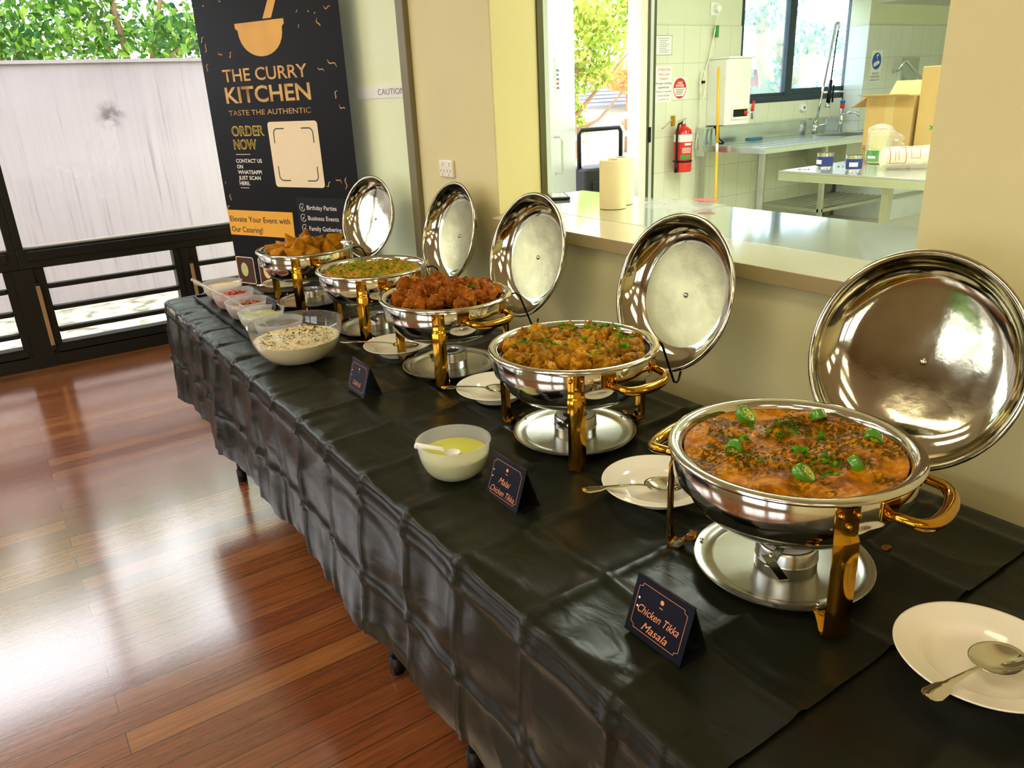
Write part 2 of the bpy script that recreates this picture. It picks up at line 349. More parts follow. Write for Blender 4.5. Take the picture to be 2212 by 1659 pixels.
def text(body, m, parent, F, x0, base, width=None, cap=.02, name='lettering', shear=0, bold=0, lift=.0006, align='L'):
    cu = bpy.data.curves.new('t', 'FONT'); cu.body = body; cu.size = 1; cu.shear = shear; cu.offset = bold; cu.resolution_u = 3; cu.fill_mode = 'FRONT'
    o = bpy.data.objects.new('t', cu); COL.objects.link(o); dg = bpy.context.evaluated_depsgraph_get(); dg.update()
    me = bpy.data.meshes.new_from_object(o.evaluated_get(dg)); bpy.data.objects.remove(o); bpy.data.curves.remove(cu)
    xs = [v.co.x for v in me.vertices]; a, b = min(xs), max(xs); sy = cap/.69; sx = width/(b-a) if width else sy
    off = x0 if align == 'L' else x0-(b-a)*sx/2
    for v in me.vertices: v.co = F @ Vector(((v.co.x-a)*sx+off, v.co.y*sy+base, lift))
    me.name = name; q = bpy.data.objects.new(name, me); COL.objects.link(q); me.materials.append(MT[m]); q.parent = parent; return q
def fnoise(x, y, z, s): return noise.noise((x*s, y*s, z*s))

# ================================================================== SETTING
HX = 1.42          # hall face of the serving-hatch wall
def wall(name, boxes, m, label):
    b = MB()
    for q in boxes: b.box(*q)
    return struct(b.build(name, m), label, 'wall')
struct(MB().box(-5.1, 1.55, -4.1, 5.42, -.08, 0).build('floor', 'floor'), 'glossy red brown hardwood board floor of the hall', 'floor')
struct(MB().box(1.5505, 9.7, -1.1, 5.42, -.08, 0).build('floor_kitchen', 'kfloor'), 'pale vinyl floor of the kitchen', 'floor')
struct(MB().box(-5.1, 1.55, -4.1, 5.42, 2.7, 2.8).build('ceiling', 'ceiling'), 'plain ceiling over the hall', 'ceiling')
struct(MB().box(1.55, 9.7, -1.1, 5.42, 2.7, 2.8).build('ceiling_kitchen', 'ceiling'), 'plain ceiling over the kitchen', 'ceiling')
wall('wall_right', [(HX, 1.59, 2.16, 2.72, 0, 2.7), (HX, 1.59, 3.56, 5.3, 0, 2.7), (HX, 1.59, 2.72, 3.56, 2.2, 2.7), (HX, 1.59, .755, 2.16, 0, 1.024), (HX, 1.59, .755, 2.16, 2.3, 2.7), (HX, 1.59, -4, .755, 0, 2.7)], 'hallwall', 'beige wall with the serving hatch')
j = MB().box(HX+.001, 1.592, 2.152, 2.1602, 1.062, 2.3).build('trim_1', 'jamb'); struct(j, 'cream painted reveal of the serving hatch', 'trim')
j = MB().box(1.593, 1.616, 2.146, 2.18, 1.065, 2.6).build('trim_2', 'olive'); struct(j, 'dark olive shutter guide beside the hatch reveal', 'trim')
wall('wall_front', [(-5, 1.42, -4.1, -4, 0, 2.7)], 'hallwall', 'beige wall behind the camera')
LW = [(-3.4, -1.5), (-1.2, .9), (3.5, 4.7)]
q = [(-5.1, -5, -4, 5.3, 0, .5), (-5.1, -5, -4, 5.3, 2.25, 2.7)]
edges = [-4]+[e for a in LW for e in a]+[5.3]
for i in range(0, len(edges), 2): q.append((-5.1, -5, edges[i], edges[i+1], .5, 2.25))
MT['leftwall'] = mat('darkened_side_wall', (146, 126, 94), .5, 0, .08, 2)  # unseen wall, brown tone invented to darken what the lids reflect
wall('wall_left', q, 'leftwall', 'unseen brown window wall opposite the serving hatch, darkened for the lid reflections')
for n, (a, b) in enumerate(LW):
    f = MB().box(-5.08, -5.02, a, b, .5, .56).box(-5.08, -5.02, a, b, 2.19, 2.25).box(-5.08, -5.02, a, a+.06, .56, 2.19).box(-5.08, -5.02, b-.06, b, .56, 2.19).box(-5.08, -5.02, (a+b)/2-.03, (a+b)/2+.03, .56, 2.19)
    f = struct(f.build('window_%d' % (n+10), 'frame'), 'black framed side window of the hall, %s' % ('behind the camera', 'level with the camera', 'nearest the far window wall')[n], 'window')
    MB().box(-5.055, -5.05, a+.06, b-.06, .56, 2.19).build('pane', 'glass', f)

# window wall at the far end of the hall (plane Y = 5.3): black frames with fixed panes over louvre windows
W0, W1 = 5.28, 5.38
wall('wall_back', [(-5, 1.42, 5.3, 5.4, 2.45, 2.7)], 'hallwall', 'beige strip above the tall windows')
POSTS = [-4.9, -3.36, -1.614, .131]
def window_fixed(n, x0, x1, label):
    f = MB().box(x0, x1, W0, W1, .60, .716).box(x0, x1, W0, W1, 2.38, 2.45).box(x0, x0+.041, W0, W1, .716, 2.38).box(x1-.041, x1, W0, W1, .716, 2.38)
    f.box(x0+.05, x1-.05, W0-.012, W0, .645, .70)
    f = struct(f.build('window_%d' % n, 'frame', bevel=.004), label, 'window')
    MB().box(x0+.041, x1-.041, 5.325, 5.331, .716, 2.38).build('pane', 'glass', f)
    sb = MB().box(x0+.041, x1-.041, 5.31, 5.322, .7165, .724).build('glazing_bead', 'white_plastic', f)
    return f
window_fixed(1, .131, 1.42, 'tall fixed window with black frame behind the black banner')
window_fixed(2, -1.614, .131, 'fixed window left of the black post at the photo edge')
window_fixed(3, -3.36, -1.614, 'fixed window further left along the black framed wall')
window_fixed(4, -4.9, -3.36, 'fixed window at the far left corner of the hall')
def louvre(n, x0, x1, label, handle=None):
    # x0..x1 is the outer frame; the opening is inset
    a, b = x0+.0755, x1-.0425; z0, z1 = .132, .597
    f = MB().box(x0, x1, W0, W1, 0, .085).box(x0, x1, W0+.01, W1, .085, z0).box(x0, x1, W0+.01, W1, z1, .60).box(x0, a, W0+.012, W1, z0, z1).box(b, x1, W0+.012, W1, z0, z1)
    f.box(a-.03, b+.02, W0, W0+.012, .075, z0-.012).box(x0, x0+.02, W0-.004, W0+.02, 0, .6)
    f = struct(f.build('window_%d' % n, 'frame', bevel=.003), label, 'window')
    bars = MB()
    for zc in (.481, .346, .212):
        bars.box(a, b, 5.30, 5.345, zc-.0145, zc+.0145)
    bars.build('louvre_bar', 'frame', f, bevel=.006)
    MB().box(a, b, 5.352, 5.356, z0, z1).build('pane', 'glass', f)
    hx = x0+.022
    h = MB().box(hx-.014, hx+.014, W0-.02, W0-.004, .105, .515).build('handle', 'frame', f, bevel=.004)
    MB().box(hx-.011, hx+.011, W0-.026, W0-.02, .135, .500).build('grip', 'handle', h, bevel=.004)
    return f
louvre(5, .172, 1.014, 'low black louvre window with bronze pull left of the table end')
louvre(6, 1.0425, 1.42, 'low black louvre window partly behind the black banner')
louvre(7, -.7605, .0815, 'low black louvre window cut by the left photo edge')
louvre(8, -1.63, -.79, 'low black louvre window outside the photo left edge')
p = MB()
for x0, x1 in ((.0815, .172), (1.014, 1.0425), (-.79, -.7605), (-5, -1.63)): p.box(x0, x1, W0-.004, W1, 0, .60)
struct(p.build('trim_3', 'frame'), 'black posts between the low louvre windows', 'trim')

# pale green door in the right wall
d = MB().box(HX+.03, HX+.07, 2.735, 3.53, .01, 2.17).build('door_1', 'door_green'); struct(d, 'pale green door beside the black banner', 'door')
f = MB().box(HX-.022, HX+.08, 2.676, 2.735, 0, 2.2).box(HX-.022, HX+.08, 3.53, 3.585, 0, 2.2).box(HX-.022, HX+.08, 2.676, 3.585, 2.17, 2.23)
f.build('door_frame', 'door_frame', d, bevel=.004)
s = MB().box(HX+.026, HX+.0295, 2.762, 3.246, 1.440, 1.487).build('caution_sign', 'white_plastic')
tag(s, 'white strip sign reading caution on the pale green door', 'sign')
text('CAUTION', 'grey_print', s, frame_m((HX+.026, 3.246, 1.44), (0, -1, 0), (0, 0, 1)), .205, .0125, .235, .022)
t_ = thing('power_socket', 'cream double power socket on the beige wall beside the green door', 'socket', (HX, 2.471, 1.195))
MB().box(-.012, 0, -.047, .047, -.03, .03).build('faceplate', 'white_china', t_, bevel=.004)
for dy in (-.022, .022):
    MB().box(-.016, -.012, dy-.007, dy+.007, .010, .02).build('switch', 'white_plastic', t_)
    MB().box(-.0126, -.012, dy-.012, dy-.009, -.012, -.003).box(-.0126, -.012, dy+.009, dy+.012, -.012, -.003).box(-.0126, -.012, dy-.0015, dy+.0015, -.024, -.015).build('socket_hole', 'grey_print', t_)

# serving hatch counter: laminate sill and steel bench behind it
b = MB().prism([(1.365, .69), (HX-.001, .69), (HX-.001, .756), (1.5665, .756), (1.5665, 2.1515), (HX-.001, 2.1515), (1.365, 2.118)], 1.0265, 1.0615)
o = b.build('serving_sill', 'sill', bevel=.002); o.data.materials.append(MT['sill_edge'])
for p in o.data.polygons:
    if abs(p.normal.z) < .5: p.material_index = 1
tag(o, 'cream laminate sill along the hall side of the serving hatch', 'counter')
t_ = thing('steel_counter', 'stainless steel kitchen counter behind the serving hatch sill', 'counter', (1.79, 1.45, 0))
MB().prism([(x-1.79, y-1.45) for x, y in ((1.568, .757), (1.592, .757), (1.592, .5), (2.01, .5), (2.01, 2.435), (1.592, 2.435), (1.592, 2.150), (1.568, 2.150))], 1.026, 1.0615).build('worktop', 'counter', t_, bevel=.003)
for x, y in ((-.17, -.9), (.18, -.9), (-.17, .93), (.18, .93)): MB().box(x-.02, x+.02, y-.02, y+.02, 0, 1.026).build('leg', 'leg_steel', t_)

# ------------------------------------------------------------------ kitchen shell
KY = 5.3
wall('wall_kitchen_back', [(1.42, 4.19, KY, 5.42, 0, 2.7), (4.19, 5.115, KY, 5.42, 2.25, 2.7), (5.115, 6.315, KY, 5.42, 0, 2.7), (6.315, 8.26, KY, 5.42, 0, 1.24), (6.315, 8.26, KY, 5.42, 2.3, 2.7), (8.26, 9.6, KY, 5.42, 0, 2.7)], 'kwall', 'pale kitchen wall with the outside door and window')
wall('wall_kitchen_right', [(9.6, 9.7, -1, 5.3, 0, 2.7)], 'kwall', 'far side wall of the kitchen')
wall('wall_kitchen_front', [(1.6, 9.6, -1.1, -1, 0, 2.7)], 'kwall', 'kitchen wall nearest the camera')
struct(MB().box(5.18, 6.315, KY-.012, KY-.0005, 0, 1.933).box(6.315, 8.0, KY-.012, KY-.0005, 0, 1.235).build('trim_4', 'tile'), 'white wall tiles behind the extinguisher and sink bench', 'tiles')
nib = wall('wall_nib', [(8.03, 9.6, 5.08, KY-.001, 0, 2.7)], 'kwall', 'projecting wall right of the kitchen window')
struct(MB().box(8.018, 8.03, 5.068, KY-.014, 0, 1.935).box(8.03, 9.6, 5.068, 5.08, 0, 1.935).build('trim_5', 'tile2'), 'white wall tiles behind the hand washing sign', 'tiles')
# kitchen window, dark blue-grey sliding frame
f = MB().box(6.315, 8.26, 5.30, 5.40, 1.235, 1.30).box(6.315, 8.26, 5.29, 5.40, 1.215, 1.25).box(6.315, 8.26, 5.30, 5.40, 2.22, 2.3).box(6.315, 6.36, 5.30, 5.40, 1.30, 2.22).box(8.19, 8.26, 5.29, 5.40, 1.25, 2.22).box(7.03, 7.115, 5.30, 5.36, 1.3, 2.22).box(7.115, 7.17, 5.325, 5.38, 1.3, 2.22).box(8.10, 8.19, 5.325, 5.385, 1.3, 2.22).box(7.17, 8.1, 5.325, 5.385, 1.30, 1.355).box(6.36, 7.03, 5.31, 5.36, 1.30, 1.325)
f = struct(f.build('window_9', 'bluegrey', bevel=.003), 'dark blue grey sliding kitchen window above the sink bench', 'window')
MB().box(6.36, 7.03, 5.338, 5.342, 1.32, 2.22).build('pane', 'glass_k', f); MB().box(7.17, 8.1, 5.35, 5.354, 1.35, 2.22).build('pane', 'glass_k', f)
# outside door of the kitchen: jambs, strike plate, open leaf
f = MB().box(4.19, 4.245, 5.26, 5.43, 0, 2.25).build('door_2', 'door_white'); struct(f, 'white frame of the open outside door of the kitchen', 'door')
MB().box(5.005, 5.085, 5.27, 5.43, 0, 2.25).build('jamb', 'white_china', f); MB().box(5.085, 5.11, 5.26, 5.43, 0, 2.25).build('frame_edge', 'olive', f)
MB().box(5.11, 5.15, 5.262, 5.43, 0, 2.25).build('jamb', 'door_white', f); MB().box(5.15, 5.18, 5.262, 5.43, 0, 2.25).build('frame_edge', 'olive', f)
MB().box(5.098, 5.128, 5.252, 5.262, .97, 1.10).build('strike_plate', 'black', f)
t_ = thing('door_leaf', 'silver white door leaf standing open behind the hatch reveal', 'door', (4.235, 5.255, 0), math.atan2(-.62, -.74))
MB().box(0, .93, -.02, .02, .01, 2.2).build('panel', 'door_white', t_)
hb = MB().tube([(.80, .02, .86), (.80, .065, .86), (.80, .075, .88), (.80, .075, 1.10), (.80, .065, 1.12), (.80, .02, 1.12)], .009, 8).build('pull_handle', 'chrome', t_, smooth=True)
pp = MB().box(.60, .745, .0205, .026, 1.42, 1.66).build('notice_sleeve', 'paper', t_)
LF = frame_m((.745, .026, 1.42), (-1, 0, 0), (0, 0, 1))
for k, (wd, mt) in enumerate(((.10, 'blue_print'), (.08, 'grey_print'), (.10, 'blue_print'), (.09, 'red_print'), (.1, 'grey_print'))):
    b = MB(); b.box(.02, .02+wd, .15-.03*k, .165-.03*k, 0, .0006, LF); b.build('print_line', mt, pp)
b = MB()
for k in range(3):
    for z in (1.385, 1.20): b.box(.62+k*.055, .628+k*.055, .02, .0215, z-.012, z+.012)
b.build('vent_slot', 'white_print', t_)

# ceiling lamps
def ceil_lamp(n, x, y, z, sx_, sy_, m, label):
    t_ = thing('ceiling_lamp', label, 'lamp', (x, y, z))
    MB().box(-sx_/2-.03, sx_/2+.03, -sy_/2-.03, sy_/2+.03, -.02, -.001).build('housing', 'white_plastic', t_)
    MB().box(-sx_/2, sx_/2, -sy_/2, sy_/2, -.026, -.0205).build('diffuser', m, t_)
MT['lamp_hall'] = glow('hall_lamp_glow', (255, 240, 206), HALL_LAMP); MT['lamp_kitchen'] = glow('kitchen_lamp_glow', (246, 255, 238), KITCHEN_LAMP)
for i, x in enumerate((-3.6, -2.0, -.45)):
    for k, y in enumerate((-2.4, .4, 3.2)):
        ceil_lamp(0, x, y, 2.7, .6, 1.2, 'lamp_hall', '%s ceiling lamp panel in the %s row of the hall' % (('near', 'middle', 'far')[k], ('left', 'middle', 'right')[i]))
for k, x in enumerate((3.0, 5.2, 7.4)):
    for y in (.6, 3.0): ceil_lamp(0, x, y, 2.7, .6, 1.2, 'lamp_kitchen', '%s kitchen ceiling lamp panel %s' % (('first', 'second', 'third')[k], 'near the camera' if y < 1 else 'near the sink bench'))

# ================================================================== OUTDOORS
struct(MB().box(-14, 4.2, 5.42, 30, -.3, -.02).box(-30, -5.1, -12, 5.42, -.3, -.02).build('ground_garden', 'gravel'), 'pale pebble strip outside the hall windows', 'ground')
struct(MB().box(4.2, 40, 5.42, 40, -.3, -.03).build('ground_path', 'gravel'), 'pale ground outside the kitchen', 'ground')
b = MB().box(-12, 3.6, 7.15, 7.4, -.1, 1.80).box(-12, 3.6, 7.13, 7.42, 1.80, 1.825)
struct(b.build('wall_garden', 'concrete'), 'stained pale concrete retaining wall outside the tall window', 'wall')
def leaf_cloud(clumps, n, size, name, m, parent, seed, kind=True, flat=.5):
    r = np.random.default_rng(seed); wts = np.array([c[3]*c[4]*c[5] for c in clumps])**.67; wts /= wts.sum()
    k = r.choice(len(clumps), n, p=wts); C = np.array([c[:3] for c in clumps])[k]; R = np.array([c[3:6] for c in clumps])[k]
    d = r.normal(size=(n, 3)); d /= np.linalg.norm(d, axis=1)[:, None]; P = C+d*R*(r.random(n)**.4)[:, None]
    a = r.normal(size=(n, 3)); a[:, 2] -= .5; a /= np.linalg.norm(a, axis=1)[:, None]; b_ = np.cross(a, r.normal(size=(n, 3))); b_ /= np.linalg.norm(b_, axis=1)[:, None]
    s = size*(.6+.8*r.random(n))[:, None]; q = np.cross(a, b_)*.12*s
    V = np.stack([P-a*s*.5, P+b_*s*flat*.5+q, P+a*s*.5, P-b_*s*flat*.5+q], 1).reshape(-1, 3)
    me = bpy.data.meshes.new(name); me.from_pydata(V.tolist(), [], [(4*i, 4*i+1, 4*i+2, 4*i+3) for i in range(n)])
    me.materials.append(MT[m]); o = bpy.data.objects.new(name, me); COL.objects.link(o)
    if parent: o.parent = parent
    return o
def bush(label, x, y, z, w_, h_, n, seed, m='leaf', size=.085, cat='shrub', group=None, name='shrub'):
    t_ = thing(name, label, cat, (x, y, z), 0, group); r = random.Random(seed)
    cl = [(r.uniform(-w_*.42, w_*.42), r.uniform(-.4, .4), r.uniform(h_*.12, h_*.9), r.uniform(.2, .38)*w_, .4, r.uniform(.14, .24)*h_) for _ in range(9)]
    cl.append((0, 0, h_*.18, w_*.5, .4, h_*.18))
    leaf_cloud(cl, n, size, 'foliage', m, t_, seed)
    b = MB()
    for k in range(5):
        c = cl[k]; b.tube([(c[0]*.2, 0, -.1), (c[0]*.6, c[1]*.5, c[2]*.5), c[:3]], [.03, .02, .008], 6)
    b.build('stem', 'bark', t_, smooth=True)
for k, (x, h_, lab) in enumerate(((-.75, 1.75, 'bright green shrub over the retaining wall at the left photo edge'), (.35, 1.9, 'bright green shrub over the retaining wall left of the window middle'), (1.45, 1.7, 'bright green shrub over the retaining wall right of the window middle'), (2.5, 1.85, 'bright green shrub over the retaining wall beside the banner'))):
    bush(lab, x, 7.9, 1.75, 1.15, h_, 3400, 20+k, 'leaf', .085, group='shrubs above the retaining wall')
for k, (y, h_) in enumerate(((3.2, 2.2), (5.4, 2.4))):
    bush('green garden shrub outside the side window, %s' % ('nearer the camera', 'farther from the camera')[k], -8.6, y, 0, 2.2, h_, 2500, 40+k, 'leaf', .16, group='shrubs outside the side window')
def tree(label, x, y, trunk, clumps, n, size, m, seed, barkm='bark', branches=()):
    t_ = thing('tree', label, 'tree', (x, y, -.05))
    leaf_cloud(clumps, n, size, 'foliage', m, t_, seed)
    b = MB(); b.tube([p[:3] for p in trunk], [p[3] for p in trunk], 9)
    b.build('trunk', barkm, t_, smooth=True)
    for br in branches: MB().tube([p[:3] for p in br], [p[3] for p in br], 7).build('branch', barkm, t_, smooth=True)
tree('leafy yellow green tree seen through the open kitchen door', 7.65, 9.6, [(0, 0, 0, .11), (.05, 0, .9, .09), (-.02, 0, 1.7, .08), (.05, .1, 2.6, .06)],
     [(.45, 0, 2.15, .6, .5, .5), (.95, .2, 2.5, .6, .5, .45), (.15, .2, 1.35, .28, .35, .4), (.1, 0, 2.6, .5, .5, .4), (1.5, 0, 2.75, .5, .4, .3), (.3, .3, .9, .3, .3, .3), (.5, .1, 1.75, .4, .4, .3)], 3400, .11, 'leaf_yellow', 61, 'bark',
     [[(0, 0, 1.0, .05), (.5, .1, 1.35, .03), (1.3, .1, 2.0, .012)], [(0, 0, 1.5, .05), (.45, .1, 2.0, .03), (1.1, .1, 2.6, .012)], [(.02, 0, .85, .045), (.6, 0, 1.05, .022), (1.5, 0, 1.75, .01)]])
tree('orange leaved small tree beyond the grey roof', 13.4, 14.5, [(0, 0, 0, .1), (0, 0, 1.6, .06)], [(0, 0, 1.75, 1.1, .5, .35), (.6, 0, .7, .7, .5, .35)], 1500, .13, 'leaf_orange', 62)
# neighbour's house with grey tiled roof and a white pergola beam
t_ = thing('house', 'small pale house with grey tiled roof beyond the railing', 'house', (13.2, 15.2, 0))
MB().box(-1.6, 2.6, 0, 3, -.1, 1.02).build('wall', 'house', t_)
R = MB(); R.add([(-1.3, -.35, 1.05), (3.0, -.35, 1.05), (3.0, 1.5, 1.85), (-1.3, 1.5, 1.85), (-1.3, -.35, 1.0), (3.0, -.35, 1.0), (3.0, 1.5, 1.8), (-1.3, 1.5, 1.8)], [(0, 1, 2, 3), (7, 6, 5, 4), (0, 4, 5, 1), (1, 5, 6, 2), (2, 6, 7, 3), (3, 7, 4, 0)])
for k in range(10): R.box(-1.3, 3.0, -.35+k*.185, -.33+k*.185, 1.05+k*.08, 1.075+k*.08)
R.build('roof', 'roof', t_)
t_ = thing('pergola', 'white pergola frame below the grey roof outside the door', 'pergola', (11.2, 12.6, 0))
R = MB(); R.add([(-.4, 0, .72), (1.6, 0, 1.02), (1.6, 0, 1.12), (-.4, 0, .82), (-.4, .2, .72), (1.6, .2, 1.02), (1.6, .2, 1.12), (-.4, .2, .82)], [(0, 1, 2, 3), (4, 7, 6, 5), (0, 4, 5, 1), (1, 5, 6, 2), (2, 6, 7, 3), (3, 7, 4, 0)]); R.build('beam', 'house', t_)
MB().box(.05, .2, 0, .2, -.05, .8).build('post', 'house', t_)
t_ = thing('railing', 'white tubular railing outside the open kitchen door', 'railing', (7.0, 8, 0))
b = MB().tube([(-1.2, 0, .87), (2.2, 0, .87)], .035, 8).tube([(-1.2, 0, .55), (2.2, 0, .55)], .025, 8).tube([(-1.2, 0, .3), (2.2, 0, .3)], .025, 8); b.build('rail', 'house', t_, smooth=True)
for x in (-.9, -.28, .9, 2.0): MB().box(x-.03, x+.03, -.03, .03, -.05, .87).build('post', 'house', t_)
# view from the kitchen window
tree('pale trunked tree left of the kitchen window mullion', 10.25, 8.1, [(0, 0, 0, .13), (.05, 0, 1.5, .12), (-.1, 0, 1.9, .11), (-.08, 0, 2.6, .1), (-.2, 0, 3.2, .08)],
     [(-.1, 0, 2.35, .35, .3, .25), (.6, 0, 3.0, .6, .4, .3), (-.5, 0, 1.6, .15, .2, .3)], 420, .09, 'leaf_blue', 71, 'bark_pale')
tree('leaning pale trunked tree right of the kitchen window mullion', 11.3, 8.4, [(0, 0, 0, .15), (.1, 0, 1.4, .13), (.3, 0, 1.8, .12), (.9, 0, 2.5, .11), (1.4, 0, 3.3, .08)],
     [(.3, 0, 2.1, .35, .3, .3), (-.3, 0, 1.75, .3, .3, .4), (.9, 0, 2.1, .4, .3, .3), (-.2, .1, 2.6, .25, .3, .3)], 700, .09, 'leaf_blue', 72, 'bark_pale',
     [[(.1, 0, 1.4, .1), (-.35, 0, 1.9, .08), (-.4, 0, 2.8, .06)]])
bush('low shrub outside the left pane of the kitchen window', 10.2, 7.6, 0, 1.9, 1.45, 2600, 73, 'leaf_blue', .08)
bush('low shrub outside the right pane of the kitchen window', 12.0, 7.6, 0, 2.2, 1.7, 3000, 74, 'leaf_blue', .08)
t_ = thing('brick_house', 'distant brick house outside the left kitchen window pane', 'house', (19.4, 15, 0))
MB().box(-1.4, .6, 0, 3, 0, 1.75).build('wall', 'brick', t_)
R = MB().prism([(-.2, 1.75), (3.2, 1.75), (1.5, 1.95)], -1.5, .7, Matrix(((0, 0, 1, 0), (1, 0, 0, 0), (0, 1, 0, 0), (0, 0, 0, 1)))); R.build('roof', 'roof', t_)
t_ = thing('suitcase', 'black trolley suitcase with raised handle in the kitchen doorway', 'suitcase', (4.83, 5.62, 0), .0)
MB().box(-.27, .27, -.14, .14, .06, .78).build('body', 'suitcase', t_, bevel=.03)
MB().tube([(-.25, -.02, .75), (-.25, -.02, 1.06), (-.225, -.02, 1.10), (.225, -.02, 1.10), (.25, -.02, 1.06), (.25, -.02, .75)], .02, 8).build('pull_handle', 'black', t_, smooth=True)
MB().box(-.2, .2, -.155, -.14, .12, .66).build('front_pocket', 'suitcase', t_, bevel=.01)
for x in (-.2, .2): MB().lathe([(0, -.02), (.05, -.02), (.05, .02), (0, .02)], 14, Matrix.Translation((x, 0, .05)) @ Matrix.Rotation(PI/2, 4, 'Y')).build('wheel', 'black', t_)

# ================================================================== TABLES AND CLOTHS
TZ = .745      # level on which things stand
for k, (y0, y1, lab) in enumerate(((1.385, 3.17, 'folding table carrying the far half of the buffet under black cloth'), (-.62, 1.375, 'folding table carrying the near half of the buffet under black cloth'))):
    t_ = thing('folding_table', lab, 'table', (.89, (y0+y1)/2, 0)); L = (y1-y0)/2
    MB().box(-.372, .372, -L, L, .700, .731).build('tabletop', 'table', t_, bevel=.006)
    for sy in (-1, 1):
        yy = sy*(L-.19)
        for sx_ in (-1, 1):
            lg = MB().tube([(sx_*.25, yy, .699), (sx_*.25, yy, .02)], .014, 10).build('leg', 'rubber' if (k == 0 and sy == 1) else 'black', t_, smooth=True)
            MB().tube([(sx_*.25, yy, .05), (sx_*.25, yy, .001)], .019, 10).build('foot', 'black', lg, smooth=True)
        MB().tube([(-.25, yy, .30), (.25, yy, .30)], .009, 8).build('brace', 'black', t_, smooth=True)
def edge_x(y): return .497+.0095*y     # front edge of the table line
def cloth(name, m, y0, y1, zt, drop, endcap, seed, label, period=.186, amp=1.0, n_=.0095):
    xb = 1.272; back = .22
    ny = int((y1-y0)/n_)+1; S = []
    # arclength stations across: front skirt bottom -> top -> back
    top = xb-.505
    tot = drop+top+back; nt = int(tot/n_)+1
    V = []; F = []; off = Vector((seed*3.1, seed*1.7, 0))
    for i in range(ny+1):
        y = y0+(y1-y0)*i/ny; ex = edge_x(y)
        wob = .012*noise.noise((y*2.3, seed, 0))
        for k in range(nt+1):
            s = tot*k/nt-drop       # <0 skirt, 0..top top, >top back
            # fold creases
            dy = ((y-y0+.03) % period); dy = min(dy, period-dy); ds = ((s+.036) % period); ds = min(ds, period-ds)
            cr = .0046*math.exp(-(dy/.0085)**2)+.0046*math.exp(-(ds/.0085)**2); cw = .0026*max(0, 1-dy/(period*.42))**1.5+.0026*max(0, 1-ds/(period*.42))**1.5
            star = math.exp(-((dy*dy+ds*ds)/.045**2)); cr += star*.0035*max(0, noise.noise((math.atan2(dy, ds+1e-6)*3.2+seed, y*.9, s*.9)))
            nz = noise.noise((y*9, s*16, seed))*.0016+noise.noise((y*26+s*8, s*40, seed+5))*.0007
            ridge = 1-abs(noise.noise((y*3.2+s*2.5, s*5-y*2, seed+9)))*5
            nz += max(0, ridge)**3*.0036
            # puckers running in from the front edge
            near = math.exp(-((s-.02)/.055)**2)
            pk = noise.noise((y*18, s*3, seed+2))*.0065*near
            a = amp
            if s < 0:      # skirt
                q = -s
                bulge = .003*math.cos(2*PI*(s+.036)/period)*(1-math.exp(-q/.05))
                wave = (.5*noise.noise((y*2.6, seed, 3))+.35*noise.noise((y*7, q*2, seed)) + .15*noise.noise((y*17, q*3, seed)))*.055*min(1, q/drop)
                fold = noise.noise((y*11, q*3.2, seed+1))*.008*min(1, q/.12)
                x = ex-.004-q*.06+wave+fold+bulge-cr*1.5-cw*.5-nz*.9
                z = zt-q*.99-.004+.004*math.exp(-q/.01)+wob*q/drop
                if q > drop*.8: z += .012*noise.noise((y*6, 0, seed+7))
            elif s <= top:
                x = ex+s*(xb-ex)/top
                rd = .010*math.exp(-s/.012)
                z = zt-.003+(cr+cw+nz+max(0, pk))*a-rd*.4+abs(pk)*.2
            else:
                q = s-top
                x = xb+.004+q*.05+.008*noise.noise((y*6, q*4, seed))*min(1, q*10); z = zt-q
            V.append((x, y, z))
    m_ = nt+1
    for i in range(ny):
        for k in range(nt): F.append((i*m_+k, (i+1)*m_+k, (i+1)*m_+k+1, i*m_+k+1))
    if endcap:      # hanging end at the far end
        k0 = int(round(drop/tot*nt)); k1 = int(round((drop+top)/tot*nt)); base = ny*m_; prev = [base+k for k in range(k0, k1+1)]
        for r in range(1, 25):
            cur = []
            for q_, k in enumerate(range(k0, k1+1)):
                x, y, z = V[base+k]; d = drop*r/24
                cur.append(len(V)); V.append((x-(.02*d if q_ < 4 else 0), y1+.006+d*.05+.012*noise.noise((x*7, d*3, seed)), zt-d))
            for q_ in range(len(cur)-1): F.append((prev[q_], prev[q_+1], cur[q_+1], cur[q_]))
            prev = cur
    me = bpy.data.meshes.new(name); me.from_pydata(V, [], F); me.materials.append(MT[m])
    for p in me.polygons: p.use_smooth = True
    o = bpy.data.objects.new(name, me); COL.objects.link(o)
    return tag(o, label, 'tablecloth')
cloth('tablecloth', 'cloth', .405, 3.185, .7425, .365, True, 1, 'creased black plastic tablecloth under the five chafing dishes')
cloth('tablecloth', 'cloth2', -.62, .62, .7390, .40, False, 4, 'black plastic tablecloth under the nearest plate, below the other cloth', amp=.35)

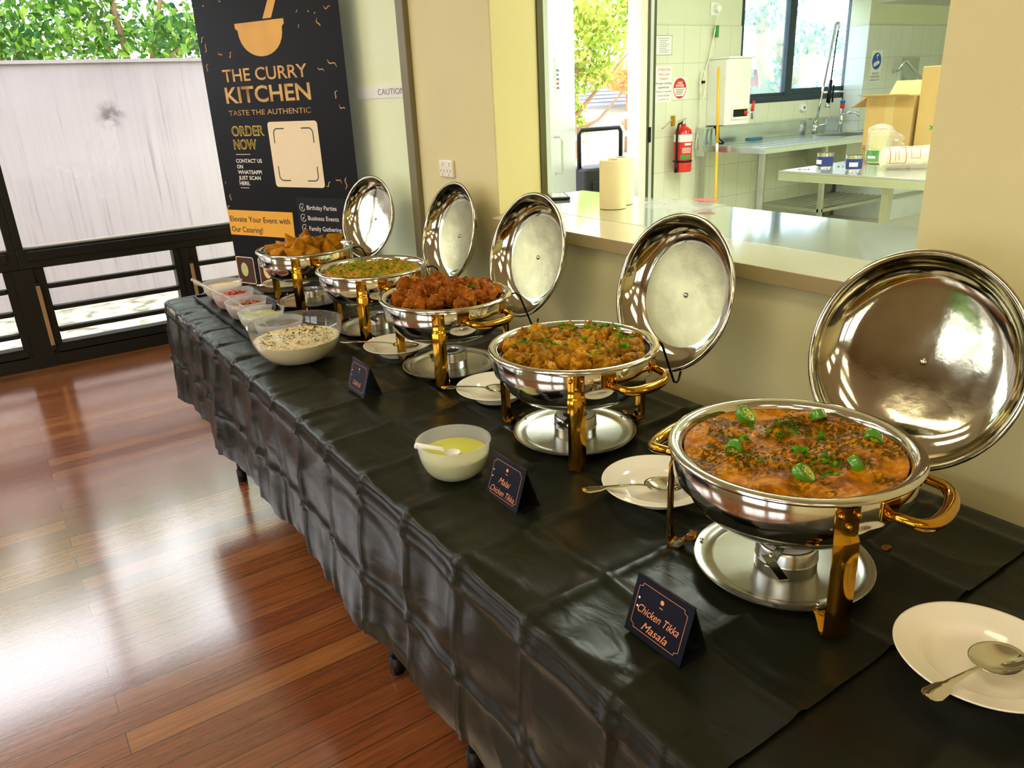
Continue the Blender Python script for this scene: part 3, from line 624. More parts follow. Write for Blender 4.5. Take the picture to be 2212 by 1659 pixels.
# ================================================================== CHAFING DISHES
RZ = .205      # rim height above the table
LEG_A = (-127, -7, 113)
def leg_strip(width=.034):
    path = [(.1668, .196), (.1672, .190), (.1675, .17), (.1680, .156), (.1705, .150), (.1720, .146), (.1735, .12), (.1735, .05), (.173, .014), (.169, .004), (.161, .0015), (.153, .004), (.148, .011), (.140, .0185), (.131, .0205)]
    vs = []; fs = []; n = len(path); cs = 7
    for i, (r, z) in enumerate(path):
        r0, z0 = path[max(i-1, 0)]; r1, z1 = path[min(i+1, n-1)]; tr, tz = r1-r0, z1-z0; l = math.hypot(tr, tz); nr, nz = -tz/l, tr/l
        w_ = width*.92 if i < 4 else width if i < 10 else width*.85
        for side in (0, 1):
            for k in range(cs):
                u = k/(cs-1)*2-1; bow = (1-u*u)*.0035
                o = (bow if side == 0 else bow-.0022)
                vs.append((r+nr*o, u*w_/2, z+nz*o))
    for i in range(n-1):
        a = i*2*cs; b = a+2*cs
        for k in range(cs-1):
            fs.append((a+k, a+k+1, b+k+1, b+k)); fs.append((a+cs+k+1, a+cs+k, b+cs+k, b+cs+k+1))
        fs.append((a, b, b+cs, a+cs)); fs.append((a+cs-1, a+2*cs-1, b+2*cs-1, b+cs-1))
    return vs, fs
def rotz(a): return Matrix.Rotation(math.radians(a), 4, 'Z')
def make_dish(label, loc, rz):
    t_ = thing('chafing_dish', label, 'chafing dish', loc, rz, 'round chafing dishes on the buffet')
    pan = MB().lathe([(0, .150), (.13, .150), (.146, .156), (.1505, .17), (.1525, .190), (.1545, .2), (.1585, .2055), (.1660, .2075), (.1725, .2062), (.1750, .2030), (.1742, .2005), (.166, .2005)], 72)
    pan.build('food_pan', 'steel', t_, smooth=True)
    MB().lathe([(.1650, .1995), (.1662, .198), (.1662, .160), (.1655, .1575), (.1635, .1565), (.1540, .1560), (.1532, .150), (.1490, .138), (.140, .122), (.126, .109), (.109, .101), (.092, .0975), (.0, .0970)], 72).build('water_pan', 'steel', t_, smooth='auto')
    for a in LEG_A:
        v, f = leg_strip(); lg = MB().add(v, f, rotz(a)).build('leg', 'gold', t_, smooth='auto')
        for (dy, z) in ((-.011, .187), (.011, .187), (0, .171)):
            MB().sphere((.1725, dy, z), .0042, 10, 7, M=rotz(a)).build('rivet', 'gold', lg, smooth=True)
    for a in (-83, 97):
        pts = []
        for k in range(15):
            u = -1+2*k/14; th = u*PI/2
            pts.append((.166+.040*math.cos(th)**.55, .064*math.copysign(abs(math.sin(th))**.9, u), .172-.008*math.cos(th)))
        pts = [(.150, -.066, .173)]+pts+[(.150, .066, .173)]
        h = MB().tube(pts, [.006]+[.0068+.0034*math.cos((-1+2*k/14)*PI/2) for k in range(15)]+[.0055], 12, rotz(a)).build('handle', 'gold', t_, smooth=True)
        for sy in (-1, 1): MB().box(.1650, .1690, -.016, .016, .166, .196, rotz(a+sy*22.5)).build('mount_plate', 'gold', h, bevel=.003)
    MB().lathe([(0, .010), (.100, .010), (.1055, .0115), (.110, .0150), (.128, .0175), (.1305, .0165), (.1300, .0145), (.127, .0150), (.111, .0125), (.106, .009), (0, .0075)], 64).build('base_tray', 'steel_brushed', t_, smooth='auto')
    b = MB()
    for a in LEG_A: b.sphere((.121, 0, .0195), .0035, 8, 5, (1, 1, .6), rotz(a))
    b.build('tray_screw', 'steel', t_, smooth=True)
    for sy in (-.058, .058):
        b = MB().tube([(.160, sy, .186), (.182, sy, .186), (.196, sy, .176), (.236, sy, .080), (.244, sy, .0765), (.250, sy, .080), (.256, sy, .100)], .0026, 8)
        b.build('lid_hook', 'wire', t_, smooth=True)
    return t_
DISH = [((.880, .605), 7, 'nearest chafing dish, filled with orange curry and chilli slices'), ((.940, 1.177), 0, 'second nearest chafing dish, filled with grilled chicken pieces'),
        ((.963, 1.737), 0, 'middle chafing dish, filled with red fried pieces'), ((.976, 2.217), 0, 'second farthest chafing dish, filled with chickpea curry'), ((.945, 2.715), 4, 'farthest chafing dish, piled with samosas')]
d0 = make_dish(DISH[0][2], (*DISH[0][0], TZ), math.radians(DISH[0][1]))
for p, rz, lab in DISH[1:]: dup(d0, (*p, TZ), math.radians(rz), lab)

# burners
def make_burner(label, loc, rz):
    t_ = thing('fuel_burner', label, 'burner', loc, rz, 'fuel burners below the chafing dishes')
    MB().lathe([(0, 0), (.043, 0), (.0445, .003), (.0445, .020), (.0455, .022), (.0445, .024), (.0445, .040), (.042, .044), (.026, .0445), (.0245, .040), (.0245, .03), (0, .03)], 48).build('can', 'steel_brushed', t_, smooth='auto')
    MB().lathe([(0, .0305), (.0242, .0305), (.0242, .0315), (0, .0315)], 32).build('opening', 'hole', t_)
    MB().lathe([(.0255, .0446), (.034, .0462), (.0395, .0450)], 40).build('collar_ring', 'white_plastic', t_, smooth=True)
    b = MB().box(.030, .088, -.006, .006, .047, .0495); b.box(-.007, .007, .0, .062, .0497, .0515, Matrix.Translation((.064, -.012, 0)) @ Matrix.Rotation(-.85, 4, 'Z'))
    lv = b.build('snuffer_lever', 'steel', t_, bevel=.001)
    MB().sphere((.064, -.004, .052), .0035, 8, 5).build('pivot', 'steel', lv, smooth=True)
    return t_
b0 = make_burner('burner can under the orange curry dish', (DISH[0][0][0]-.008, DISH[0][0][1]-.012, TZ+.0102), math.radians(200))
for (p, rz, lab), nm, a in zip(DISH[1:], ('the grilled chicken dish', 'the red fried pieces dish', 'the chickpea curry dish', 'the samosa dish'), (212, 205, 230, 215)):
    dup(b0, (p[0]-.005, p[1]-.01, TZ+.0102), math.radians(a), 'burner can under %s' % nm)

# lids: local +Z is the inner side
MT['lid_fogged'] = mat('fogged_lid_steel', (150, 145, 108), .26, 1, .12, 16, .10, 40, .003)
def make_lid(label, loc, fogged):
    t_ = thing('dome_cover', label, 'lid', loc, 0, 'open lids behind the chafing dishes')
    prof = [(.1645, -.0105), (.1665, -.003), (.1700, .0), (.1755, -.0005), (.1770, -.003), (.1755, -.006), (.1700, -.0062), (.1672, -.012), (.1600, -.0240), (.1500, -.0345), (.1360, -.0420), (.120, -.0455), (.06, -.0510), (0, -.0530)]
    inner = [(.1645, -.0105), (.1580, -.0225), (.1480, -.0325), (.1345, -.0398), (.119, -.0433), (.09, -.0458), (.06, -.0487), (.03, -.0502), (0, -.0508)]
    sh = MB().lathe(prof, 80).lathe(inner, 80).build('shell', 'lid', t_, smooth=True)
    if fogged:
        sh.data.materials.append(MT['lid_fogged'])
        for p in sh.data.polygons:
            if math.hypot(p.center.x, p.center.y) < .126 and p.index > 13*80-80 and p.center.z > -.0515+.00: p.material_index = 1
    s = MB().lathe([(0, -.0475), (.0028, -.0475), (.0036, -.0482), (.0036, -.0485), (.0058, -.0487), (.0062, -.0502)], 16).build('screw', 'steel', t_, smooth=True)
    k = MB().lathe([(.006, -.053), (.006, -.062), (.016, -.066), (.018, -.074), (.012, -.081), (0, -.083)], 24).build('knob', 'gold', t_, smooth=True)
    return t_
def lid_rot(az, el):
    a, e = math.radians(az), math.radians(el); n = Vector((math.cos(e)*math.cos(a), math.cos(e)*math.sin(a), math.sin(e)))
    x = Vector((0, 0, 1)).cross(n).normalized(); y = n.cross(x); return Matrix((x, y, n)).transposed().to_euler()
LIDS = [((1.166, .606, 1.009), 181, 16, 1.0, 'open lid behind the orange curry dish, at the right photo edge'), ((1.226, 1.187, 1.005), 178, 16, 1.0, 'open lid behind the grilled chicken dish'), ((1.252, 1.783, 1.004), 179, 16.5, 1.0, 'open lid behind the red fried pieces dish'),
        ((1.290, 2.288, 1.001), 178, 16, .985, 'open lid behind the chickpea dish, below the power socket'), ((1.2815, 2.916, .996), 192, 16, .93, 'open lid behind the samosas, against the pale green door')]
clear_ = make_lid(LIDS[0][4], LIDS[0][0], False); clear_.rotation_euler = lid_rot(LIDS[0][1], LIDS[0][2])
fog_ = make_lid(LIDS[1][4], LIDS[1][0], True); fog_.rotation_euler = lid_rot(LIDS[1][1], LIDS[1][2])
for k, (loc, az, el, s_c, lab) in enumerate(LIDS[2:]): dup(clear_ if k == 2 else fog_, loc, None, lab, lid_rot(az, el), s_c)

# ================================================================== FOOD IN THE DISHES
def food_disc(name, m, R, cx_, cy_, z, hfun, label, cat, nr=60, na=150, rot=0):
    V = [(0, 0, hfun(0, 0))]; F = []
    for i in range(1, nr+1):
        r = R*i/nr
        for k in range(na):
            a = 2*PI*k/na; x, y = r*math.cos(a), r*math.sin(a); e = min(1, (R-r)/(.012)); V.append((x, y, hfun(x, y)*e))
    for k in range(na): F.append((0, 1+k, 1+(k+1) % na))
    for i in range(nr-1):
        for k in range(na): F.append((1+i*na+k, 1+(i+1)*na+k, 1+(i+1)*na+(k+1) % na, 1+i*na+(k+1) % na))
    # closed underside so the filling has depth
    n0 = 1+(nr-1)*na; c = len(V); V += [(V[n0+k][0]*.97, V[n0+k][1]*.97, -.03) for k in range(na)]; V.append((0, 0, -.03))
    for k in range(na): F.append((n0+k, c+k, c+(k+1) % na, n0+(k+1) % na)); F.append((c+k, c+na, c+(k+1) % na))
    me = bpy.data.meshes.new(name); me.from_pydata(V, [], F); me.materials.append(MT[m])
    for p in me.polygons: p.use_smooth = True
    o = bpy.data.objects.new(name, me); COL.objects.link(o); o.location = (cx_, cy_, z); return tag(o, label, cat)
def lumps(x, y, sd, s1=26, s2=60, a1=.0115, a2=.003):
    v = noise.noise((x*s1, y*s1, sd)); w_ = noise.noise((x*s2, y*s2, sd+4)); u = noise.noise((x*150, y*150, sd+8))
    return max(-.35, v)*a1+w_*a2+u*.0007
(D1, D2, D3, D4, D5) = [d[0] for d in DISH]
food_disc('orange_curry', 'curry', .1512, *D1, TZ+.1955, lambda x, y: lumps(x, y, 1.3), 'orange curry with dark herbs in the nearest dish', 'curry', 90, 220)
food_disc('chickpea_curry', 'chickpea_gravy', .1512, *D4, TZ+.193, lambda x, y: lumps(x, y, 5.1, 40, 90, .004, .0016), 'yellow chickpea curry gravy in the second farthest dish', 'curry')
def herb_bits(name, label, c, z, n, R, size, m, seed, centers=None, spread=.02, cat='herbs'):
    r = np.random.default_rng(seed)
    if centers is None:
        a = r.random(n)*2*PI; d = R*np.sqrt(r.random(n)); P = np.stack([d*np.cos(a), d*np.sin(a)], 1)
    else:
        C = np.array(centers)[r.integers(0, len(centers), n)]; P = C+r.normal(size=(n, 2))*spread; d = np.linalg.norm(P, axis=1); P *= np.minimum(1, R/np.maximum(d, 1e-6))[:, None]
    V = []; F = []
    for x, y in P:
        s = size*(.5+r.random()); a = r.random()*2*PI; t1, t2 = r.normal()*.5, r.normal()*.5; zz = z(x, y) if callable(z) else z
        for lobe in range(3):
            al = a+(lobe-1)*.9; k = len(V); dx, dy = math.cos(al), math.sin(al); nx, ny = -dy, dx
            for (u, v_) in ((0, 0), (.55, .34), (1, 0), (.55, -.34)):
                px, py = (dx*u+nx*v_)*s, (dy*u+ny*v_)*s; V.append((x+px, y+py, zz+max(-.001, px*t1+py*t2)+.0015))
            F.append((k, k+1, k+2, k+3))
    me = bpy.data.meshes.new(name); me.from_pydata(V, [], F); me.materials.append(MT[m]); o = bpy.data.objects.new(name, me); COL.objects.link(o); o.location = (c[0], c[1], 0)
    return tag(o, label, cat, None, 'stuff')
zc = lambda x, y: TZ+.197+lumps(x, y, 1.3)
herb_bits('chopped_coriander', 'bright coriander leaves scattered on the orange curry', D1, zc, 75, .13, .0075, 'herb', 5, [(-.031, .071), (.052, .056), (-.011, -.045), (-.084, -.002), (.06, .0), (-.02, -.06), (.03, .05), (0, -.03)], .012)
herb_bits('dried_herb_flakes', 'dark dried herb flakes sprinkled over the orange curry', D1, zc, 900, .14, .0028, 'herb_dark', 6, [(-.031, .105), (.064, .056), (.022, -.073), (-.08, .03), (.08, -.02), (-.05, -.03), (.09, .05), (.03, .02), (-.06, .06)], .020)
# chilli slices
def chilli(label, loc, rot):
    t_ = thing('chilli_slice', label, 'chilli', loc, 0, 'chilli slices on the orange curry', rot)
    V = MB(); V.lathe([(.0105, -.009), (.0112, -.004), (.0110, .004), (.0104, .009), (.0082, .0088), (.0086, 0), (.0082, -.0088), (.0105, -.009)], 24).build('skin', 'chilli', t_, smooth=True)
    b = MB().lathe([(.0083, -.0084), (.0085, 0), (.0083, .0082), (.0062, .0070), (.0066, -.0070), (.0083, -.0084)], 20)
    b.box(-.0012, .0012, -.0066, .0066, -.007, .0068).box(-.0066, .0066, -.0012, .0012, -.007, .0064); b.build('flesh', 'chilli_in', t_, smooth='auto')
    for k in range(4): MB().sphere((.0042*math.cos(k*1.7+.6), .0042*math.sin(k*1.7+.6), .0072), .0014, 8, 5, (1.3, 1, .5)).build('seed', 'seed', t_, smooth=True)
    return t_
CH = [((.035, .112), (.75, -.2, .3), 'chilli slice at the far left of the orange curry'), ((.116, .040), (.7, .3, 2.4), 'chilli slice at the far side of the orange curry'), ((.105, -.059), (1.0, .3, 1.9), 'chilli slice at the right of the orange curry'),
      ((-.074, .042), (1.15, 0, 2.0), 'chilli slice at the left of the orange curry'), ((-.062, -.064), (.8, -.3, .6), 'chilli slice at the near side of the orange curry'), ((.013, -.092), (.95, -.3, 1.1), 'chilli slice at the near right of the orange curry')]
c0 = chilli(CH[0][2], (D1[0]+CH[0][0][0], D1[1]+CH[0][0][1], TZ+.2025), CH[0][1])
for p, r_, lab in CH[1:]: dup(c0, (D1[0]+p[0], D1[1]+p[1], TZ+.2025), None, lab, r_)
for o in list(COL.objects):
    if o.name.startswith('chilli_slice'): o.scale = (1.1, 1.5, .8)
# chicken / fried pieces: five shapes each, every piece its own object
def piece_mesh(name, m, seed, r=.021, rough_=.32, sub=4):
    bm = bmesh.new(); bmesh.ops.create_icosphere(bm, subdivisions=sub, radius=1)
    for v in bm.verts:
        p = v.co.normalized(); d = 1+rough_*noise.noise(p*1.1+Vector((seed, 0, 0)))+rough_*.7*noise.noise(p*2.3+Vector((0, seed, 0)))+.16*noise.noise(p*5+Vector((0, 0, seed)))+.09*noise.noise(p*11+Vector((seed, 0, seed)))
        v.co = Vector((p.x*1.2, p.y*.9, p.z*.72))*d*r
    me = bpy.data.meshes.new(name); bm.to_mesh(me); bm.free(); me.materials.append(MT[m])
    for q in me.polygons: q.use_smooth = True
    return me
def pile(name, meshes, pts, c, label, cat, group, rnd, smin=.85, smax=1.2):
    for x, y, z in pts:
        o = bpy.data.objects.new(name, meshes[rnd.randrange(len(meshes))]); COL.objects.link(o)
        o.location = (c[0]+x, c[1]+y, z); o.rotation_euler = (rnd.uniform(0, 6.28), rnd.uniform(0, 6.28), rnd.uniform(0, 6.28)); s = rnd.uniform(smin, smax); o.scale = (s, s, s*rnd.uniform(.85, 1.1))
        tag(o, label, cat, group)
def hexpts(R, d, rnd, jit=.25):
    pts = []; k = 0
    for j in range(-9, 10):
        for i in range(-9, 10):
            x = (i+.5*(j % 2))*d+rnd.uniform(-jit, jit)*d; y = j*d*.866+rnd.uniform(-jit, jit)*d
            if math.hypot(x, y) < R: pts.append((x, y))
    return pts
rn = random.Random(12)
cm = [piece_mesh('chicken_piece', 'chicken', 3.3+k*2.1, .0222, .34) for k in range(6)]
P = [(x, y, TZ+.193-.10*max(0, math.hypot(x, y)-.10)+rn.uniform(-.008, .008)) for x, y in hexpts(.130, .0355, rn)]
pile('chicken_piece', cm, P, D2, 'brown grilled chicken piece in the second nearest dish', 'chicken', 'grilled chicken pieces', rn)
food_disc('chicken_gravy', 'fill', .1505, *D2, TZ+.180, lambda x, y: lumps(x, y, 8.1, 40, 90, .003, .001), 'dark gravy between the grilled chicken pieces', 'gravy', 30, 90)
herb_bits('chopped_coriander', 'coriander leaves scattered on the grilled chicken', D2, TZ+.2150, 110, .125, .0085, 'herb', 15, [(-.08, .05), (-.02, .09), (.05, .08), (.09, .03), (.08, -.05), (.01, -.03), (-.05, -.02), (-.02, -.09), (.05, -.09), (.11, 0)], .014)
pm = [piece_mesh('fried_piece', 'pakora', 31.3+k*2.7, .0205, .36) for k in range(6)]
P = [(x, y, TZ+.199+.018*(1-(math.hypot(x, y)/.13)**2)+rn.uniform(-.010, .012)) for x, y in hexpts(.128, .0335, rn, .3)]
pile('fried_piece', pm, P, D3, 'red fried chicken piece in the middle dish', 'chicken', 'red fried pieces', rn, .8, 1.3)
food_disc('fried_gravy', 'fill', .1505, *D3, TZ+.180, lambda x, y: lumps(x, y, 9.1, 40, 90, .003, .001), 'dark sauce below the red fried pieces', 'gravy', 30, 90)
herb_bits('curry_leaves', 'curry leaves among the red fried pieces', D3, TZ+.226, 16, .09, .014, 'herb_dark', 25, [(.06, -.03), (-.01, -.03), (-.03, .01), (.02, -.07)], .014)
# chickpeas: too many to count
rr_ = random.Random(4); b = MB()
for k in range(420):
    a = rr_.uniform(0, 2*PI); d = .142*math.sqrt(rr_.random()); x, y = d*math.cos(a), d*math.sin(a)
    b.sphere((x, y, lumps(x, y, 5.1, 40, 90, .004, .0016)-.001), .0062*rr_.uniform(.8, 1.1), 9, 6, (1, 1, .9))
o = b.build('chickpeas', 'chickpea', None, smooth=True); o.location = (*D4, TZ+.193); tag(o, 'chickpeas in the yellow curry of the second farthest dish', 'chickpeas', None, 'stuff')
herb_bits('chopped_coriander', 'chopped coriander over the chickpea curry', D4, TZ+.200, 300, .135, .0062, 'herb', 35)
# samosas
def samosa_mesh(seed):
    V = []; F = []; n, m_ = 22, 36; r = random.Random(seed); tw = r.uniform(-.3, .3); ben = r.uniform(-.1, .1)
    for i in range(n+1):
        t = i/n; 
        rad = .0365*(1-t**1.35)**.9*min(1, (t/.16))**.5*(1-.12*t) if t > 0 else 0
        for k in range(m_):
            a = 2*PI*k/m_; lob = 1+(.12+.10*t)*math.cos(3*a)+.05*math.cos(6*a)*t; g = 1+.14*noise.noise((math.cos(a)*2, math.sin(a)*2, t*4+seed))
            z = .072*t-.026; q = rad*lob*g
            V.append((q*math.cos(a+tw*t)+ben*.05*t*t, q*math.sin(a+tw*t)*.82, z+.003*noise.noise((math.cos(a)*3, math.sin(a)*3, seed))))
    for i in range(n):
        for k in range(m_): F.append((i*m_+k, i*m_+(k+1) % m_, (i+1)*m_+(k+1) % m_, (i+1)*m_+k))
    # crimped seam
    me = bpy.data.meshes.new('samosa'); me.from_pydata(V, [], F); me.materials.append(MT['samosa'])
    for p in me.polygons: p.use_smooth = True
    return me
sm = [samosa_mesh(k*3+1) for k in range(5)]; rs_ = random.Random(21)
ring = [(.105, k*2*PI/10+.2, .196) for k in range(10)]+[(.058, k*2*PI/6, .207) for k in range(6)]+[(0, 0, .21), (.035, 1.2, .232), (.045, -1.6, .229), (.05, 3.1, .226), (.105, -.35, .222), (.085, -2.2, .217)]
for k, (d, a, z) in enumerate(ring):
    o = bpy.data.objects.new('samosa', sm[k % 5]); COL.objects.link(o); o.location = (D5[0]+d*math.cos(a), D5[1]+d*math.sin(a), TZ+z)
    o.rotation_euler = (rs_.uniform(-1.0, 1.0), rs_.uniform(-1.0, 1.0), rs_.uniform(0, 6.28)); s = rs_.uniform(.85, 1.02); o.scale = (s, s, s)
    tag(o, 'golden fried samosa heaped in the farthest dish', 'samosa', 'samosas in the farthest dish')

# ================================================================== PLATES, SPOONS, BOWLS
def make_plate(label, loc):
    t_ = MB().lathe([(0, .004), (.046, .004), (.054, .0065), (.064, .019), (.068, .0225), (.073, .0245), (.096, .0310), (.0985, .0322), (.0993, .0312), (.098, .0292), (.074, .0222), (.069, .0195), (.0585, .0045), (.055, 0), (.05, 0), (.049, .0015), (0, .0015)], 72).build('plate', 'white_china', None, smooth=True)
    t_.location = loc; return tag(t_, label, 'plate', 'white rimmed plates with serving spoons')
PL = [((.880, .316), 'white plate with a spoon at the lower right, nearest the camera'), ((.892, .882), 'white plate between the orange curry dish and the grilled chicken dish'), ((.938, 1.472), 'white plate between the grilled chicken dish and the red fried pieces'), ((.912, 1.950), 'white plate between the red fried pieces and the chickpea dish'), ((.955, 3.0), 'white plate behind the samosa dish, holding tongs')]
p0 = make_plate(PL[0][1], (*PL[0][0], TZ-.0015))
for p, lab in PL[1:]:
    o = p0.copy(); COL.objects.link(o); o.location = (*p, TZ-.0005); o['label'] = lab
def make_spoon(label, tip, bowl, lift=.0):
    # local: bowl centre at origin, handle runs to -X
    tip = Vector(tip); bowl = Vector(bowl); d = tip-bowl; L = d.length
    t_ = thing('serving_spoon', label, 'spoon', bowl, 0, 'serving spoons on the plates')
    x = -d.normalized(); y = Vector((0, 0, 1)).cross(x).normalized(); z = x.cross(y); t_.rotation_euler = Matrix((x, y, z)).transposed().to_euler()
    V = []; F = []; n, m_ = 12, 36
    for sidez in (0, .0012):
        base = len(V)
        for i in range(n+1):
            r = i/n
            for k in range(m_):
                a = 2*PI*k/m_; V.append((.0385*r*math.cos(a)*(1+.06*math.cos(a)), .0285*r*math.sin(a), -.0125*(1-r*r)+.002-sidez))
        for i in range(n):
            for k in range(m_):
                q = (base+i*m_+k, base+i*m_+(k+1) % m_, base+(i+1)*m_+(k+1) % m_, base+(i+1)*m_+k); F.append(q if sidez == 0 else q[::-1])
    N = n*m_; B = (n+1)*m_
    for k in range(m_): F.append((N+k, N+(k+1) % m_, B+N+(k+1) % m_, B+N+k))
    MB().add(V, F).build('spoon_bowl', 'steel', t_, smooth=True)
    b = MB(); st = [(-.033, .0040, .0005), (-.045, .0030, .003), (-.06, .0032, .004), (-.5*L-.03, .0055, .003), (-L+.03, .0100, .001), (-L+.010, .0120, 0), (-L+.003, .0090, 0), (-L, .004, 0)]
    vs = []; fs = []
    for (xx, hw, zz) in st:
        for (yy, zo) in ((-hw, 0), (-hw*.6, .0012), (hw*.6, .0012), (hw, 0), (hw*.6, -.0008), (-hw*.6, -.0008)): vs.append((xx, yy, zz+zo))
    for i in range(len(st)-1):
        for k in range(6): fs.append((i*6+k, i*6+(k+1) % 6, (i+1)*6+(k+1) % 6, (i+1)*6+k))
    fs += [tuple(range(6)), tuple(range((len(st)-1)*6, len(st)*6))]
    b.add(vs, fs).build('spoon_handle', 'steel', t_, smooth='auto'); return t_
make_spoon('spoon with broad handle on the lower right plate', (.744, .312, TZ+.040), (.880, .300, TZ+.030))
make_spoon('spoon on the plate beside the orange curry dish', (.754, .925, TZ+.038), (.893, .866, TZ+.026))
make_spoon('spoon on the plate beside the grilled chicken dish', (.818, 1.532, TZ+.038), (.938, 1.456, TZ+.026))
make_spoon('spoon on the plate beside the red fried pieces', (.780, 2.060, TZ+.038), (.925, 1.930, TZ+.026))
t_ = thing('tongs', 'steel tongs with black grips on the plate behind the samosa dish', 'tongs', (.93, 3.03, TZ+.032), math.radians(20))
for s in (-1, 1):
    a = MB().tube([(.10, 0, 0), (.06, s*.012, 0), (-.04, s*.016, 0), (-.10, s*.006, 0)], [.004, .005, .005, .006], 8).build('arm', 'steel', t_, smooth=True)
    MB().tube([(.095, s*.003, 0), (.03, s*.0145, 0)], .0075, 8).build('grip', 'black', a, smooth=True)

def open_bowl(name, label, loc, r, h, rb, m, cat, group=None, wall_=.0016, lip=.003):
    prof = []; n = 14
    for i in range(n+1):
        u = i/n; a = u*PI/2; rr2 = rb+(r-rb)*math.sin(a)**.85; z = h*(1-math.cos(a))**.9; prof.append((rr2, max(z, .0)))
    outer = [(0, 0)]+prof; inner = [(max(0, q-wall_), z+wall_ if i < 3 else z) for i, (q, z) in enumerate(prof)][::-1]+[(0, wall_)]
    prof2 = outer+[(r+lip, h), (r+lip, h+.0018), (r-wall_, h+.0018)]+inner
    o = MB().lathe(prof2, 64).build(name, m, None, smooth='auto'); o.location = loc; tag(o, label, cat, group); return o, prof
def sauce_in(name, label, loc, prof, level, m, topm=None, cat='sauce', hfun=None):
    pr = [(max(0, q-.0025), z+.0022) for q, z in prof if z < level-.001]
    # interpolate radius at level
    for (q0, z0), (q1, z1) in zip(prof, prof[1:]):
        if z0 <= level <= z1 and z1 > z0: rl = q0+(q1-q0)*(level-z0)/(z1-z0)-.0025
    b = MB().lathe([(0, .0022)]+pr+[(rl, level), (rl-.002, level+.0004), (0, level+.0006)], 64); o = b.build(name, m, None, smooth='auto'); o.location = loc; tag(o, label, cat)
    if topm:
        o.data.materials.append(MT[topm])
        for p in o.data.polygons:
            if p.normal.z > .9 and p.center.z > level-.003: p.material_index = 1
    return o, rl
bw, pf = open_bowl('mixing_bowl', 'large clear bowl of spiced yoghurt near the far end of the cloth', (.668, 2.095, TZ), .1290, .110, .050, 'clear_bowl', 'bowl')
_, rl = sauce_in('spiced_yoghurt', 'cream spiced yoghurt in the large clear bowl', (.668, 2.095, TZ), pf, .066, 'raita', 'raita_top', 'yoghurt')
herb_bits('yoghurt_garnish', 'green and brown garnish flecks on the spiced yoghurt', (.668, 2.095), TZ+.0675, 220, rl*.85, .0042, 'herb_dark', 51)
bw, pf = open_bowl('sauce_bowl', 'frosted bowl of yellow green sauce before the grilled chicken dish', (.652, 1.190, TZ), .070, .070, .032, 'frost_bowl', 'bowl')
sauce_in('yellow_sauce', 'yellow green sauce in the near frosted bowl', (.652, 1.190, TZ), pf, .046, 'mint', None)
def plastic_spoon(name, label, head, tip, m, hr=.022, cat='spoon', ladle=True):
    t_ = thing(name, label, cat, head); d = Vector(tip)-Vector(head)
    MB().lathe([(0, -.012), (hr*.6, -.009), (hr, .002), (hr+.001, .003), (hr-.001, .0025), (hr*.58, -.007), (0, -.010)], 24).build('bowl', m, t_, smooth=True)
    n = d.normalized(); st = Vector((n.x*hr, n.y*hr, .002))
    MB().tube([st, d*.3+Vector((0, 0, .004)), d*.97, d], [.0035, .0042, .0062, .0045], 8).build('handle', m, t_, smooth=True); return t_
plastic_spoon('plastic_spoon', 'white plastic spoon in the yellow green sauce', (.640, 1.172, TZ+.053), (.585, 1.222, TZ+.068), 'white_plastic', .014)
tr = MB().box(-.072, .072, -.44, .44, 0, .004); 
for q in ((-.075, -.068, -.44, .44), (.068, .075, -.44, .44), (-.075, .075, -.445, -.438), (-.075, .075, .438, .445)): tr.box(*q, 0, .011)
tr = tr.build('serving_tray', 'black', None); tr.location = (.690, 2.675, TZ); tag(tr, 'long black tray under the row of small sauce bowls', 'tray')
SB = [((.709, 3.023), 'peach', None, 'peach sauce', 'the farthest small bowl'), ((.697, 2.838), 'tomato', 'tomato', 'red salsa', 'the second farthest small bowl'), ((.693, 2.658), 'onion', 'onion', 'onion salad', 'the middle small bowl'), ((.687, 2.482), 'mint_dark', None, 'pale green sauce', 'the second nearest small bowl'), ((.690, 2.318), 'tamarind', None, 'dark brown sauce', 'the small bowl behind the yoghurt bowl')]
for k, (p, m, tm, nm, which) in enumerate(SB):
    o, pf = open_bowl('sauce_bowl', 'small frosted bowl of %s on the black tray' % nm, (*p, TZ+.0042), .0715, .060, .036, 'frost_bowl', 'bowl', 'small sauce bowls on the black tray')
    sauce_in(nm.replace(' ', '_'), '%s in %s on the black tray' % (nm, which), (*p, TZ+.0042), pf, .046 if k not in (1, 2) else .042, m, None, 'sauce' if k not in (1, 2) else 'salad')
    if k in (1, 2):
        b = MB(); r5 = random.Random(k)
        for q in range(60):
            a = r5.uniform(0, 6.28); d = .048*math.sqrt(r5.random()); b.sphere((d*math.cos(a), d*math.sin(a), .044+r5.uniform(0, .014)*(1-d/.06)), .0055*r5.uniform(.7, 1.2), 6, 4, (1.5, 1, .8))
        o2 = b.build('chopped_salad', m, None); o2.location = (*p, TZ+.0042); tag(o2, 'heaped chopped %s in %s' % (nm, which), 'salad', None, 'stuff')
for h, tp, lab in (((.672, 2.50, .800), (.540, 2.712, .90), 'clear plastic ladle in the pale green sauce bowl, longest handle'), ((.672, 2.665, .800), (.565, 2.80, .872), 'clear plastic ladle in the onion salad bowl'), ((.676, 2.468, .795), (.590, 2.440, .846), 'clear plastic ladle with short handle in the pale green sauce bowl'), ((.672, 2.320, .795), (.578, 2.296, .842), 'clear plastic ladle in the dark brown sauce bowl')):
    plastic_spoon('ladle', lab, h, tp, 'clear_spoon', .018)
dr = MB().sphere((1.046, .536, .7455), .008, 14, 8, (1.3, .8, .25)).build('curry_drop', 'curry', None, smooth=True); tag(dr, 'orange drop of curry spilt on the cloth by the nearest dish', 'spill')

